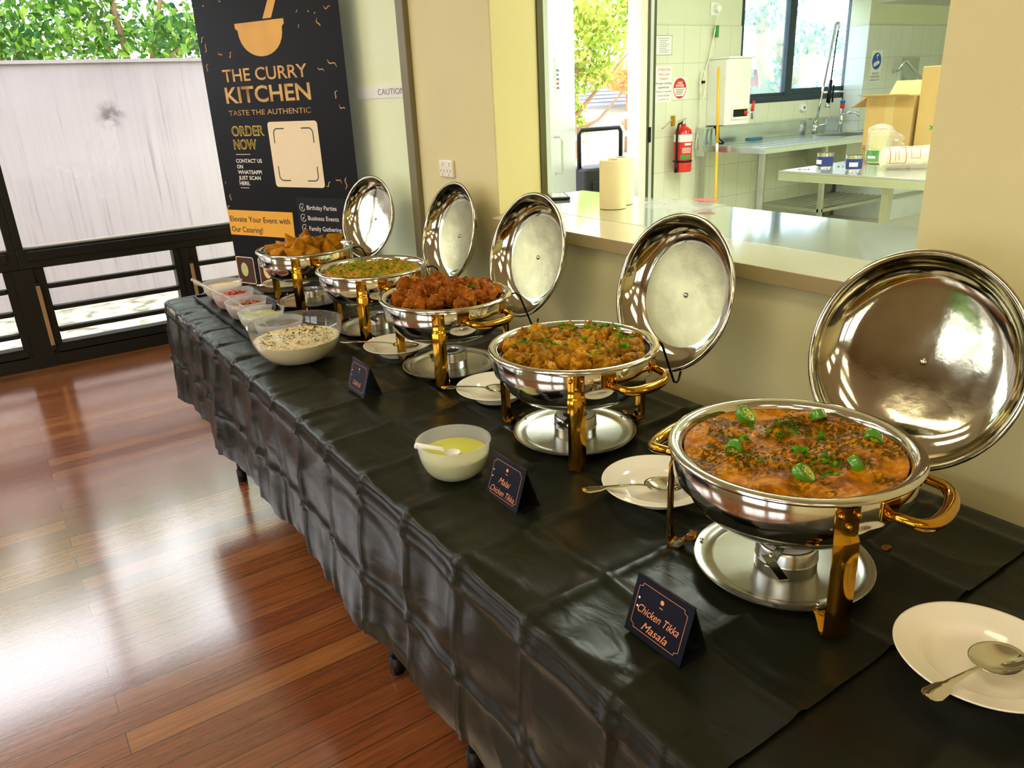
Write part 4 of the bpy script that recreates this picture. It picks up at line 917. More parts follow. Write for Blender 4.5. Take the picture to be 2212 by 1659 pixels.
# tent cards with copper lettering (front face looks towards -X)
def tent_card(label, x, y, lines, rz=0, wd=.102, hh=.078, dp=.052):
    t_ = thing('tent_card', label, 'sign', (x, y, TZ), rz, 'black tent cards on the cloth')
    tk = .002; e = dp/2
    def slab(s):
        return MB().add([(s*e, -wd/2, 0), (s*e, wd/2, 0), (0, wd/2, hh), (0, -wd/2, hh), (s*(e-tk), -wd/2, 0), (s*(e-tk), wd/2, 0), (s*.0002, wd/2, hh-tk*3), (s*.0002, -wd/2, hh-tk*3)],
                        [(0, 1, 2, 3), (7, 6, 5, 4), (0, 4, 5, 1), (1, 5, 6, 2), (2, 6, 7, 3), (3, 7, 4, 0)])
    fr = slab(-1).build('front_panel', 'navy', t_); slab(1).build('back_panel', 'black', t_); MB().box(-e, e, -wd/2, wd/2, 0, .0018).build('base_panel', 'black', t_)
    MB().tube([(0, -wd/2, hh), (0, wd/2, hh)], .0016, 8).build('top_edge', 'black', t_, smooth=True)
    # face frame: x to viewer's right (-Y), y up the slope
    F = frame_m((-e, wd/2, 0), (0, -1, 0), (e, 0, hh)); H = math.hypot(e, hh)
    b = MB(); a0, a1, c0_, c1_, lw, k = .008, wd-.008, .010, H-.009, .0006, .006
    path = [(a0+k, c0_), (a1-k, c0_), (a1-k, c0_+k*.6), (a1, c0_+k), (a1, c1_-k), (a1-k, c1_-k*.6), (a1-k, c1_), (a0+k, c1_), (a0+k, c1_-k*.6), (a0, c1_-k), (a0, c0_+k), (a0+k, c0_+k*.6)]
    for i in range(len(path)):
        p, q = Vector((*path[i], 0)), Vector((*path[(i+1) % len(path)], 0)); dd = (q-p).normalized(); nn = Vector((-dd.y, dd.x, 0))*lw/2
        b.add([p-nn, q-nn, q+nn, p+nn], [(0, 1, 2, 3)], F @ Matrix.Translation((0, 0, .0006)))
    b.build('border_line', 'orange_sign', fr)
    em = MB(); em.lathe([(.0032, 0), (0, .0001)], 14, F @ Matrix.Translation((wd/2, c1_-.010, .0006))); em.box(wd/2-.003, wd/2+.003, c1_-.0185, c1_-.0175, 0, .0004, F); em.build('emblem', 'orange_sign', fr)
    for sy_ in (.040, .052):
        b = MB(); b.add([(.0105, sy_, .0007), (.0125, sy_-.002, .0007), (.0145, sy_, .0007), (.0125, sy_+.002, .0007)], [(0, 1, 2, 3)], F); b.build('sparkle', 'white_print', fr)
    for i, (s, wdt, bl) in enumerate(lines): text(s, 'orange_sign', fr, F, wd/2, bl, wdt, .0115, shear=.45, align='C')
    return t_
tent_card('black tent card before the nearest chafing dish', .6215, .593, [('Chicken Tikka', .074, .034), ('Masala', .046, .014)])
tent_card('black tent card before the grilled chicken dish', .678, 1.034, [('Malai', .036, .034), ('Chicken Tikka', .074, .014)])
tent_card('black tent card before the red fried pieces', .704, 1.730, [('Chilli 65', .046, .020)])
tent_card('black tent card half hidden behind the chickpea dish legs', .745, 2.545, [])

# ================================================================== ROLL-UP BANNER
bt = thing('roll_up_banner', 'tall black roll-up banner with gold bowl and gold lettering', 'banner', (1.00907, 3.93920, 0), math.atan2(-.90259, .43051))
BL = .85
MB().box(-.01, BL+.01, -.05, .05, .0, .07).build('base', 'black', bt, bevel=.012)
MB().box(.30, .33, -.02, .10, -.0, .012).box(.52, .55, -.1, .1, 0, .012).build('foot', 'black', bt)
MB().tube([(BL/2, .02, .06), (BL/2, .02, 1.99)], .009, 8).build('pole', 'leg_steel', bt, smooth=True)
MB().box(0, BL, -.004, .014, 1.985, 2.01).build('top_rail', 'steel_brushed', bt)
pn = MB().box(0, BL, -.0006, .0006, .07, 1.99).build('print_panel', 'banner', bt)
F = frame_m((0, -.0006, 0), (1, 0, 0), (0, 0, 1))       # local: x right, y up, z toward the viewer
def flat(name, polys, m, lift=.0008):
    b = MB()
    for p in polys: b.add([(x, y, lift) for x, y in p], [tuple(range(len(p)))], F)
    return b.build(name, m, pn)
def rrect(x0, x1, y0, y1, r, n=6):
    P = []
    for cx_, cy_, a in ((x1-r, y1-r, 0), (x0+r, y1-r, PI/2), (x0+r, y0+r, PI), (x1-r, y0+r, 1.5*PI)):
        for k in range(n+1): P.append((cx_+r*math.cos(a+PI/2*k/n), cy_+r*math.sin(a+PI/2*k/n)))
    return P
bp = [(.543, 1.771), (.543, 1.752), (.530, 1.742)]
for k in range(17):
    a = -PI/2*0+PI*k/16; bp.append((.396+.133*math.cos(a), 1.742-.109*math.sin(a)**.9 if 0 < k < 16 else 1.742))
bp += [(.249, 1.752), (.249, 1.771)]
flat('bowl_emblem', [bp], 'gold_bowl')
flat('pestle_emblem', [[(.423, 1.778), (.474, 1.778), (.520, 1.855), (.530, 1.90), (.522, 1.925), (.500, 1.925), (.482, 1.90), (.476, 1.86)]], 'gold_bowl')
text('THE CURRY', 'gold_print', pn, F, .124, 1.540, .516, .051, bold=.012, lift=.001)
text('KITCHEN', 'gold_print', pn, F, .121, 1.450, .522, .066, bold=.018, lift=.001)
text('TASTE THE AUTHENTIC', 'gold_print', pn, F, .124, 1.396, .508, .022, lift=.001)
cardp = flat('cream_card', [rrect(.359, .658, 1.081, 1.364, .016)], 'card')
b = MB()
for (sx_, sy_) in ((1, 1), (-1, 1), (1, -1), (-1, -1)):
    cx_, cy_ = .5085+sx_*.118, 1.2225+sy_*.112; pts = [(cx_, cy_-sy_*.062, .0065)]+[(cx_-sx_*(.022-.022*math.cos(t)), cy_-sy_*(.022-.022*math.sin(t)), .0065) for t in np.linspace(0, PI/2, 7)]+[(cx_-sx_*.066, cy_, .0065)]
    b.tube(pts, [.003]*len(pts), 4, F @ Matrix.Diagonal((1, 1, .2, 1)))
b.build('corner_bracket', 'black_print', pn)
text('ORDER', 'neon', pn, F, .122, 1.308, .212, .041, bold=.03, lift=.001); text('NOW', 'neon', pn, F, .122, 1.249, .152, .041, bold=.03, lift=.001)
text('ORDER', 'banner', pn, F, .1245, 1.310, .207, .037, bold=-.012, lift=.0016); text('NOW', 'banner', pn, F, .1245, 1.251, .147, .037, bold=-.012, lift=.0016)
flat('rule_line', [rrect(.126, .222, 1.224, 1.2265, .001)], 'white_print'); flat('rule_line', [rrect(.122, .18, 1.072, 1.0745, .001)], 'white_print')
for s, z, wd in (('CONTACT US', 1.188, .17), ('ON', 1.162, .04), ('WHATSAPP!', 1.137, .159), ('JUST SCAN', 1.111, .146), ('HERE.', 1.086, .07)): text(s, 'white_print', pn, F, .12, z, wd, .0165, bold=.02, lift=.001)
flat('yellow_bar', [[(0.0005, .847), (.431, .847), (.436, .967), (0.0005, .967)]], 'yellow_print')
text('Elevate Your Event with', 'black_print', pn, F, .012, .912, .402, .026, bold=.008, lift=.0014); text('Our Catering!', 'black_print', pn, F, .012, .862, .214, .026, bold=.008, lift=.0014)
flat('navy_panel', [rrect(.471, .849, .60, 1.037, .012)], 'banner_panel', .0005)
for s, z, wd in (('Birthday Parties', .983, .178), ('Business Events', .936, .184), ('Family Gathering', .889, .194), ('C', .841, .015)):
    text(s, 'white_print', pn, F, .531, z, wd, .0195, bold=.006, lift=.0012)
    b = MB(); c = (.503, z+.0095)
    pts = [(c[0]+.0155*math.cos(a), c[1]+.0165*math.sin(a), .0055) for a in np.linspace(.9, 5.9, 22)]; b.tube(pts, [.0016]*22, 4, F @ Matrix.Diagonal((1, 1, .2, 1)))
    b.add([(c[0]-.008, c[1]+.003, .0014), (c[0]-.001, c[1]-.009, .0014), (c[0]+.012, c[1]+.014, .0014), (c[0]-.0005, c[1]-.002, .0014)], [(0, 1, 2, 3)], F); b.build('tick_mark', 'white_print', pn)
for x0 in (-.0, .156, .3):
    flat('photo_frame', [rrect(max(x0, .001), x0+.125, .605, .739, .012)], 'card'); flat('photo_print', [rrect(max(x0, .001)+.004, x0+.121, .609, .735, .010)], 'rubber', .0011)
    flat('photo_food', [[(x0+.03+.05*(.5+.5*math.cos(a)), .64+.035*(1+math.sin(a))) for a in np.linspace(0, 2*PI, 14)[:-1]]], 'mint_dark' if x0 < .1 else 'peach', .0014)
CF = [(.131, 1.656, -.5), (.194, 1.650, .9), (.032, 1.607, 1.2), (.042, 1.686, 1.2), (.029, 1.723, .8), (.782, 1.584, -.5), (.717, 1.564, -.4), (.783, 1.464, 1.2), (.809, 1.412, -.4), (.68, 1.097, .7), (.743, 1.113, -.4), (.781, 1.103, 1.4), (.041, 1.027, 1.5), (.010, .976, .6), (.789, 1.792, 0), (.733, 1.740, -1.1), (.687, 1.785, -1), (.623, 1.791, .5), (.18, 1.865, -.5), (.721, 1.776, .4), (.624, 1.735, 1), (.072, 1.857, 0), (.023, 1.096, 1)]
b = MB(); r6 = random.Random(3)
for i, (x, z, a) in enumerate(CF):
    L = (.05 if i in (5, 11, 3) else .034 if i < 16 else .012)*r6.uniform(.8, 1.1); wd = .005 if i < 16 else .004; cs, sn = math.cos(a), math.sin(a); cur = r6.uniform(-.25, .25); n = 7; vs = []
    for k in range(n):
        u = (k/(n-1)-.5); px, py = u*L, cur*L*(4*u*u-.5)+.12*L*math.sin(u*7); tw = wd*(.35+.65*abs(math.cos(u*2.2)))
        for s in (-1, 1): vs.append((x+px*cs-(py+s*tw/2)*sn, z+px*sn+(py+s*tw/2)*cs, .0012))
    b.add(vs, [(2*k, 2*k+2, 2*k+3, 2*k+1) for k in range(n-1)], F)
b.build('confetti_print', 'gold_print', pn)

# ================================================================== THINGS IN THE HATCH AND KITCHEN
def roll(label, x, y, m):
    t_ = thing('paper_towel_roll', label, 'paper towel', (x, y, 1.0620), 0, 'paper towel rolls on the counter')
    MB().lathe([(.018, .001), (.043, .001), (.0445, .004), (.0445, .152), (.043, .155), (.018, .155), (.018, .001)], 56).build('paper', m, t_, smooth='auto')
    MB().lathe([(.0178, .0), (.0178, .1555), (.0165, .1555), (.0165, .0), (.0178, 0)], 32).build('core', 'cardboard', t_, smooth='auto')
roll('front cream paper towel roll on the hatch counter', 1.752, 1.968, 'towel'); roll('paler paper towel roll behind the front roll on the hatch counter', 1.835, 2.022, 'towel_white')
t_ = thing('phone', 'black phone lying on the far end of the hatch counter', 'phone', (1.80, 2.33, 1.0618), math.radians(60))
MB().box(-.075, .075, -.037, .037, 0, .011).build('body', 'black', t_, bevel=.004); MB().box(-.06, .06, -.028, .028, .011, .0114).build('screen', 'steel', t_)
bg_ = MB(); n = 14; V = []; 
for i in range(n+1):
    for k in range(n+1):
        x, y = (i/n-.5)*.16, (k/n-.5)*.26; V.append((x, y, .012*max(0, noise.noise((x*22, y*16, 2)))+.004+.008*(1-(2*i/n-1)**2)*(1-(2*k/n-1)**2)))
bg_.add(V, [(i*(n+1)+k, (i+1)*(n+1)+k, (i+1)*(n+1)+k+1, i*(n+1)+k+1) for i in range(n) for k in range(n)])
o = bg_.build('plastic_bag', 'clear_bag', None, smooth=True); o.location = (1.93, 1.83, 1.0615); tag(o, 'clear plastic bag lying right of the paper towel rolls', 'bag')
q = MB().lathe([(.0, .0165), (.030, .0165), (.028, .018), (0, .018)], 20, Matrix.Translation((.03, -.075, .004)) @ Matrix.Diagonal((1, 1.5, 1, 1))).build('printed_patch', 'red_print', o)

# sink bench
t_ = thing('sink_bench', 'long stainless steel sink bench under the kitchen window', 'bench', (5.74, 4.48, 0))
TOPZ = .9; X1 = 3.2
b = MB(); S1, S2, Y0, Y1 = (1.40, 2.02), (2.22, 2.84), .14, .56
for q in ((0, S1[0], 0, .80), (S1[1], S2[0], 0, .80), (S2[1], X1, 0, .80), (S1[0], S1[1], 0, Y0), (S1[0], S1[1], Y1, .80), (S2[0], S2[1], 0, Y0), (S2[0], S2[1], Y1, .80)): b.box(*q, TOPZ-.012, TOPZ)
b.box(0, X1, 0, .012, TOPZ-.055, TOPZ-.012).box(0, .012, .012, .8, TOPZ-.055, TOPZ-.012).box(.05, 1.3, .1, .106, TOPZ, TOPZ+.004).box(.05, 1.3, .25, .256, TOPZ, TOPZ+.004).box(.05, 1.3, .4, .406, TOPZ, TOPZ+.004).box(.05, 1.3, .55, .556, TOPZ, TOPZ+.004)
b.build('bench_top', 'bench', t_, bevel=.002)
MB().box(0, X1, .785, .800, TOPZ, TOPZ+.155).box(0, X1, .75, .785, TOPZ+.14, TOPZ+.155).box(-.004, .012, .70, .80, TOPZ-.1, TOPZ+.15).build('splashback', 'bench', t_, bevel=.002)
for s in (S1, S2):
    MB().box(s[0], s[1], Y0, Y1, .62, .63).box(s[0]-.004, s[0], Y0, Y1, .62, TOPZ-.012).box(s[1], s[1]+.004, Y0, Y1, .62, TOPZ-.012).box(s[0], s[1], Y0-.004, Y0, .62, TOPZ-.012).box(s[0], s[1], Y1, Y1+.004, .62, TOPZ-.012).build('basin', 'leg_steel', t_)
for x, y in ((.03, .05), (.03, .74), (.93, .05), (.93, .74), (3.15, .05), (3.15, .74), (2.1, .74)): MB().box(x-.02, x+.02, y-.02, y+.02, 0, TOPZ-.055).build('leg', 'leg_steel', t_)
b = MB().box(.93, 3.1, .03, .05, .235, .265).box(.93, 3.1, .72, .74, .235, .265).box(.91, .95, .05, .72, .235, .265)
for k in range(9): b.box(.95, 3.1, .08+k*.07, .105+k*.07, .25, .262)
b.build('undershelf', 'leg_steel', t_)
b = MB().tube([(1.75, .40, .62), (1.75, .40, .46), (1.79, .40, .40), (1.85, .40, .40), (1.88, .40, .46), (1.86, .40, .54), (1.82, .42, .56), (1.82, .6, .56)], .026, 10).tube([(1.3, .38, .55), (1.75, .40, .55)], .02, 10)
b.build('drain_pipe', 'chrome', t_, smooth=True)
MB().box(2.15, 3.1, .06, .70, .0, .80).build('steel_cabinet', 'door_white', t_, bevel=.004)
t_ = thing('spray_tap', 'tall chrome spray tap with coiled hose at the sink bench', 'tap', (7.43, 5.19, .9))
MB().tube([(0, 0, 0), (.01, 0, .12)], .028, 12).build('base', 'chrome', t_, smooth=True)
MB().tube([(.01, 0, .1), (.10, -.02, .72)], .013, 10).build('riser', 'chrome', t_, smooth=True)
pts = []
for k in range(230):
    u = k/229
    if u < .75: c = Vector((.10+.06*u/.75, -.02, .70+.34*u/.75)); r = .016
    else: a = (u-.75)/.25*PI; c = Vector((.16+.028*(1-math.cos(a)), -.02, 1.04+.035*math.sin(a)-.05*(a/PI)**2)); r = .016
    pts.append(c+Vector((math.cos(k*1.25)*r, math.sin(k*1.25)*r, 0)))
MB().tube(pts, .0042, 5).build('spring_coil', 'chrome', t_, smooth=True)
MB().tube([(.215, -.02, .99), (.20, -.02, .9), (.17, -.02, .5)], .007, 8).build('hose', 'black', t_, smooth=True)
hd = MB().tube([(.172, -.02, .52), (.155, -.02, .30)], [.016, .022], 10).build('spray_head', 'black', t_, smooth=True)
MB().tube([(.195, -.04, .47), (.185, -.05, .30)], .01, 8).build('trigger', 'black', hd, smooth=True); MB().tube([(.155, -.02, .30), (.15, -.02, .25)], [.02, .032], 12).build('spray_rose', 'chrome', hd, smooth=True)
MB().tube([(.10, 0, .40), (.34, 0, .40), (.36, -.06, .40)], .011, 8).tube([(.02, -.02, .08), (.09, -.06, .09), (.10, -.06, .14)], .009, 8).build('spout', 'chrome', t_, smooth=True)
t_ = thing('sink_tap', 'short chrome mixer tap with red and blue marks beside the cardboard box', 'tap', (7.83, 5.16, .9))
MB().tube([(0, 0, 0), (0, 0, .24)], .022, 12).build('body', 'chrome', t_, smooth=True); MB().tube([(0, 0, .18), (.06, -.12, .19), (.08, -.16, .15)], .014, 10).build('spout', 'chrome', t_, smooth=True)
MB().lathe([(0, .24), (.024, .24), (.024, .275), (0, .28)], 16).build('hot_cap', 'red_print', t_, smooth='auto'); MB().lathe([(0, .28), (.026, .28), (.026, .31), (0, .315)], 16).build('cold_cap', 'blue_print', t_, smooth='auto')
sp = MB().box(-.09, .09, -.035, .035, 0, .03).build('scourer', 'teal', None, bevel=.008); sp.location = (6.35, 5.10, .905); tag(sp, 'teal scourer on the draining side of the sink bench', 'scourer')
t_ = thing('wall_button', 'small round white and blue wall button above the sink bench', 'button', (7.31, KY-.013, 1.165))
MB().lathe([(0, 0), (.04, 0), (.04, .03), (.034, .036), (0, .036)], 24, Matrix.Rotation(PI/2, 4, 'X')).build('housing', 'white_plastic', t_, smooth='auto'); MB().lathe([(0, .0365), (.014, .0365), (.012, .039), (0, .039)], 16, Matrix.Rotation(PI/2, 4, 'X')).build('indicator', 'blue_print', t_)

# wall boiler
t_ = thing('water_boiler', 'white wall water boiler above the end of the sink bench', 'boiler', (6.0, 5.287, 1.07))
MB().prism([(-.13, 0), (-.13, -.22), (-.11, -.24), (.19, -.24), (.21, -.22), (.21, 0)], 0, .57).build('body', 'white_plastic', t_, bevel=.006)
MB().box(-.135, .235, -.25, 0, .571, .59).build('cover', 'white_plastic', t_, bevel=.008)
pl = MB().box(-.06, .17, -.252, -.2405, .045, .155).build('control_panel', 'white_china', t_, bevel=.004); MB().box(-.045, .15, -.2535, -.2525, .07, .135).build('display', 'black', pl)
MB().sphere((.115, -.26, .1), .022, 12, 8).build('control_knob', 'red_print', t_, smooth=True)
tp = MB().tube([(.17, -.255, .10), (.215, -.255, .10), (.22, -.255, .04)], .012, 8).build('tap', 'chrome', t_, smooth=True); MB().tube([(.215, -.255, .11), (.225, -.26, .2)], [.016, .012], 8).build('tap_lever', 'red', tp, smooth=True)
MB().box(-.1315, -.1305, -.12, -.06, .03, .1).build('rating_label', 'paper', t_)
cb = MB().tube([(-.06, -.06, 0), (-.07, -.08, -.09), (-.05, -.1, -.165), (.0, -.12, -.168)], .008, 6).tube([(-.02, -.06, 0), (-.02, -.07, -.12), (.02, -.1, -.165)], .008, 6).build('supply_hose', 'black', t_, smooth=True)
t_ = thing('wall_outlet', 'white single power point with plug high on the kitchen wall', 'socket', (5.935, KY-.001, 2.07))
MB().box(-.055, .055, -.012, 0, -.055, .055).build('faceplate', 'white_plastic', t_, bevel=.005); MB().lathe([(0, 0), (.032, 0), (.03, .045), (0, .05)], 20, Matrix.Translation((.005, -.012, 0)) @ Matrix.Rotation(PI/2, 4, 'X')).build('plug', 'white_plastic', t_, smooth='auto')
t_ = thing('extension_lead', 'pale looped extension lead hanging from the high power point to the boiler', 'cord', (5.92, KY-.03, 2.03))
cp = [(0, -.03, 0), (-.02, -.02, -.15), (-.06, -.01, -.35), (-.14, -.01, -.55)]
MB().tube(cp+[(-.165, -.01, -.75), (-.15, -.01, -.9), (-.2, -.01, -1.1), (-.2, -.01, -1.17)], .006, 6).build('cord', 'white_china', t_, smooth=True)
lp = [(-.15+.035*math.sin(a)*(1 if k % 2 else .7), -.02, -.6+.12*math.cos(a)) for k, a in enumerate(np.linspace(0, 4*PI, 40))]; MB().tube(lp, .0055, 6).build('coil', 'white_china', t_, smooth=True)
MB().box(-.018, .018, -.035, -.012, -.2, -.1).build('tag', 'green_print', t_); MB().lathe([(.016, -.012), (.02, 0), (.016, .012), (.016, -.012)], 14, Matrix.Translation((-.145, -.02, -.575))).build('cable_tie', 'black', t_)

# fire extinguisher
t_ = thing('fire_extinguisher', 'red fire extinguisher hanging on the white tiled kitchen wall', 'fire extinguisher', (5.455, 5.175, .69))
MB().lathe([(0, .0), (.076, 0), (.082, .006), (.082, .33), (.072, .368), (.04, .392), (.024, .398), (.024, .415), (0, .415)], 40).build('cylinder', 'red', t_, smooth='auto')
MB().lathe([(.0827, .265), (.0827, .33)], 40).build('silver_band', 'white_print', t_, smooth=True)
lb = MB().lathe([(.0829, .10), (.0829, .262)], 20, None, math.radians(-165), math.radians(-60)).build('label', 'red_print', t_, smooth=True)
def cyl_pt(a, z, r=.0833): return (r*math.cos(a), r*math.sin(a), z)
b = MB()
for k, (z, a0, a1, hh) in enumerate(((.235, -125, -75, .02), (.21, -140, -72, .004), (.20, -140, -75, .004), (.19, -140, -72, .004), (.18, -140, -80, .004), (.17, -140, -72, .004))):
    n = 8; aa = [math.radians(a0+(a1-a0)*i/n) for i in range(n+1)]; vs = [cyl_pt(a, z) for a in aa]+[cyl_pt(a, z+hh) for a in aa]; b.add(vs, [(i, i+1, n+2+i, n+1+i) for i in range(n)])
b.build('label_lines', 'white_print', lb)
b = MB()
for a0 in (-150, -112): 
    n = 6; aa = [math.radians(a0+30*i/n) for i in range(n+1)]; b.add([cyl_pt(a, .115) for a in aa]+[cyl_pt(a, .155) for a in aa], [(i, i+1, n+2+i, n+1+i) for i in range(n)])
gq = b.build('class_marks', 'green_print', lb)
MB().tube([(0, 0, .405), (0, 0, .445)], .02, 12).build('valve', 'chrome', t_, smooth=True)
MB().box(-.01, .12, -.012, .012, .445, .455, Matrix.Rotation(-.2, 4, 'Y')).box(-.02, .11, -.012, .012, .47, .478, Matrix.Rotation(-.55, 4, 'Y')).build('squeeze_lever', 'chrome', t_, bevel=.003)
MB().tube([(-.02, 0, .43), (-.07, -.01, .42), (-.098, -.02, .36), (-.102, -.02, .2), (-.1, -.02, .07)], .011, 8).tube([(-.1, -.02, .09), (-.1, -.02, -.0)], [.012, .018], 8).build('hose', 'black', t_, smooth=True)
MB().lathe([(.083, .085), (.0875, .09), (.0875, .10), (.083, .105)], 32).build('strap', 'black', t_, smooth=True)
MB().box(-.05, -.02, .085, .113, .40, .49).build('wall_bracket', 'gold', t_)
# wall notices
def notice(label, name, x0, x1, z0, z1, y, parts):
    o = MB().box(x0, x1, y-.003, y, z0, z1).build(name, 'paper', None); tag(o, label, 'sign'); FF = frame_m((x0, y-.003, z0), (1, 0, 0), (0, 0, 1)); W_ = x1-x0
    for (s, m, zc_, cap, wd) in parts: text(s, m, o, FF, W_/2, zc_, wd*W_, cap, align='C', bold=.01, lift=.0006)
    return o, FF
YT = KY-.0125
o, FF = notice('grey framed notice with small print, top of the tiled kitchen wall', 'wall_notice', 5.195, 5.395, 1.69, 1.85, YT, [])
b = MB()
for k in range(8): b.box(.045 if k else .02, .17-.02*(k % 3), .135-.016*k, .139-.016*k, 0, .0008, FF)
b.box(0, .2, 0, .004, 0, .001, FF).box(0, .2, .156, .16, 0, .001, FF).box(0, .004, 0, .16, 0, .001, FF).box(.196, .2, 0, .16, 0, .001, FF); b.build('print_lines', 'grey_print', o)
notice('white attention notice about gas cooking with red and black words', 'wall_notice', 5.20, 5.405, 1.30, 1.60, YT, [('ATTENTION', 'red_print', .262, .020, .74), ('Hirers and', 'red_print', .226, .018, .62), ('Caterers', 'red_print', .190, .018, .5), ('No gas cooking', 'black_print', .152, .018, .94), ('appliances', 'black_print', .118, .018, .64), ('inside or outside', 'grey_print', .084, .017, .92), ('of the kitchen', 'grey_print', .050, .017, .78), ('FULL BOND LOST', 'red_print', .018, .012, .66)])
o, FF = notice('square sign with red oval for the powder extinguisher', 'extinguisher_sign', 5.415, 5.60, 1.318, 1.505, YT, [])
for (rx, rz_, m, lf) in ((.083, .088, 'red_print', .0004), (.076, .081, 'white_print', .0007)):
    MB().add([(.0925+rx*math.cos(a), .093+rz_*math.sin(a), lf) for a in np.linspace(0, 2*PI, 40)[:-1]], [tuple(range(39))], FF).build('oval', m, o)
MB().add([(.0925+.077*math.cos(a), .093+.082*math.sin(a), .001) for a in np.linspace(.06, PI-.06, 24)], [tuple(range(24))], FF).build('oval_top', 'red_print', o)
MB().add([(.0925+.077*math.cos(a), .093+.082*math.sin(a), .001) for a in np.linspace(PI+.95, 2*PI-.95, 14)], [tuple(range(14))], FF).build('oval_foot', 'red_print', o)
text('A:B(E)', 'white_print', o, FF, .0925, .130, .065, .020, align='C', bold=.02, lift=.0014); text('POWDER', 'white_print', o, FF, .0925, .105, .105, .020, align='C', bold=.02, lift=.0014)
b = MB()
for k in range(4): b.box(.04, .145-.008*k, .08-.013*k, .085-.013*k, .001, .0013, FF)
b.build('print_lines', 'grey_print', o)
o, FF = notice('white hand washing sign with blue circle on the tiles above the cardboard boxes', 'hand_washing_sign', 8.115, 8.315, 1.375, 1.69, 5.0675, [('WASH YOUR', 'black_print', .078, .020, .62), ('HANDS BEFORE', 'black_print', .046, .020, .84), ('HANDLING FOOD', 'black_print', .014, .020, .88)])
dk = MB().add([(.1+.083*math.cos(a), .21+.083*math.sin(a), .0008) for a in np.linspace(0, 2*PI, 40)[:-1]], [tuple(range(39))], FF).build('blue_disc', 'blue_print', o)
b = MB(); b.add([(.045, .165, .0014), (.075, .155, .0014), (.15, .185, .0014), (.158, .2, .0014), (.13, .215, .0014), (.09, .205, .0014), (.05, .19, .0014)], [tuple(range(7))], FF); b.add([(.085, .255, .0014), (.115, .255, .0014), (.13, .275, .0014), (.10, .28, .0014)], [(0, 1, 2, 3)], FF)
b.add([(.1, .225, .0014), (.108, .225, .0014), (.108, .25, .0014), (.1, .25, .0014)], [(0, 1, 2, 3)], FF); b.build('hand_symbol', 'white_print', o)
t_ = thing('grab_rail', 'steel rail on the tiles beside the hand washing sign', 'rail', (8.7, 5.067, 1.55))
MB().tube([(-.15, 0, -.08), (-.15, -.06, -.06), (-.13, -.10, .02), (-.10, -.11, .03), (.3, -.13, -.22), (.33, 0, -.22)], .018, 8).build('rail', 'chrome', t_, smooth=True)
MB().box(.0, .32, -.02, 0, -.2, .06).build('back_plate', 'bench', t_)
t_ = thing('range_hood', 'steel range hood edge at the top right of the hatch view', 'hood', (7.62, 3.6, 2.065))
MB().add([(-.9, -.6, 0), (.9, -.6, 0), (.9, .6, 0), (-.9, .6, 0), (-.7, -.45, .4), (.7, -.45, .4), (.7, .45, .4), (-.7, .45, .4)], [(3, 2, 1, 0), (4, 5, 6, 7), (0, 1, 5, 4), (1, 2, 6, 5), (2, 3, 7, 6), (3, 0, 4, 7)]).build('canopy', 'bench', t_)
MB().box(-.9, .9, -.6, .6, -.05, -.001).build('rim', 'leg_steel', t_)
MB().box(-.3, .3, -.2, .2, .4, .63).build('duct', 'bench', t_)
# broom pole
t_ = thing('broom', 'yellow broom handle standing at the left end of the sink bench', 'broom', (5.66, 4.93, 0))
MB().tube([(0, 0, .08), (0, .02, .85)], .0125, 10).tube([(0, .021, .93), (0, .045, 1.57)], .0125, 10).build('pole', 'yellow_pole', t_, smooth=True); MB().tube([(0, .02, .85), (0, .0215, .93)], .0128, 10).build('pole_sleeve', 'paper', t_, smooth=True)
MB().box(-.04, .04, -.15, .15, .0, .09).build('broom_head', 'teal', t_, bevel=.01)

# island bench with cans, cups and boxes
t_ = thing('island_bench', 'stainless steel island bench in the middle of the kitchen', 'bench', (4.27, 1.4, 0))
MB().box(0, 1.15, -.6, 1.82, .888, .9).box(0, .015, -.6, 1.82, .84, .888).box(.015, 1.15, 1.805, 1.82, .84, .888).build('worktop', 'bench', t_, bevel=.003)
for x, y in ((.06, 1.11), (.95, 1.11), (.06, -.5), (1.09, -.5)): MB().box(x-.022, x+.022, y-.022, y+.022, 0, .886).build('leg', 'leg_steel', t_)
def can(label, x, y, ang):
    t_ = thing('food_can', label, 'can', (x, y, .9), ang, 'open cans on the island bench')
    MB().lathe([(0, 0), (.05, 0), (.052, .003), (.0505, .006), (.0505, .085), (.052, .089), (.049, .089), (.048, .01), (0, .01)], 36).build('tin', 'tin', t_, smooth='auto')
    MB().lathe([(.0509, .010), (.0509, .07)], 24, None, 0, 4.4).build('label', 'tin_label', t_, smooth=True); MB().lathe([(.0513, .025), (.0513, .05)], 10, None, .6, 1.6).build('label_mark', 'white_print', t_, smooth=True)
can('open can with blue label left on the island bench', 4.56, 3.09, math.radians(100)); can('open can half turned, right of the other can on the island bench', 4.50, 2.85, math.radians(150))
for x, y, lab in ((4.40, 3.13, 'loose can lid at the left corner of the island bench'), (4.66, 3.03, 'loose can lid between the two open cans')):
    o = MB().lathe([(0, 0), (.036, 0), (.038, .003), (.036, .006), (0, .004)], 28).build('metal_disc', 'tin', None, smooth='auto'); o.location = (x, y, .9); tag(o, lab, 'can lid', 'loose can lids')
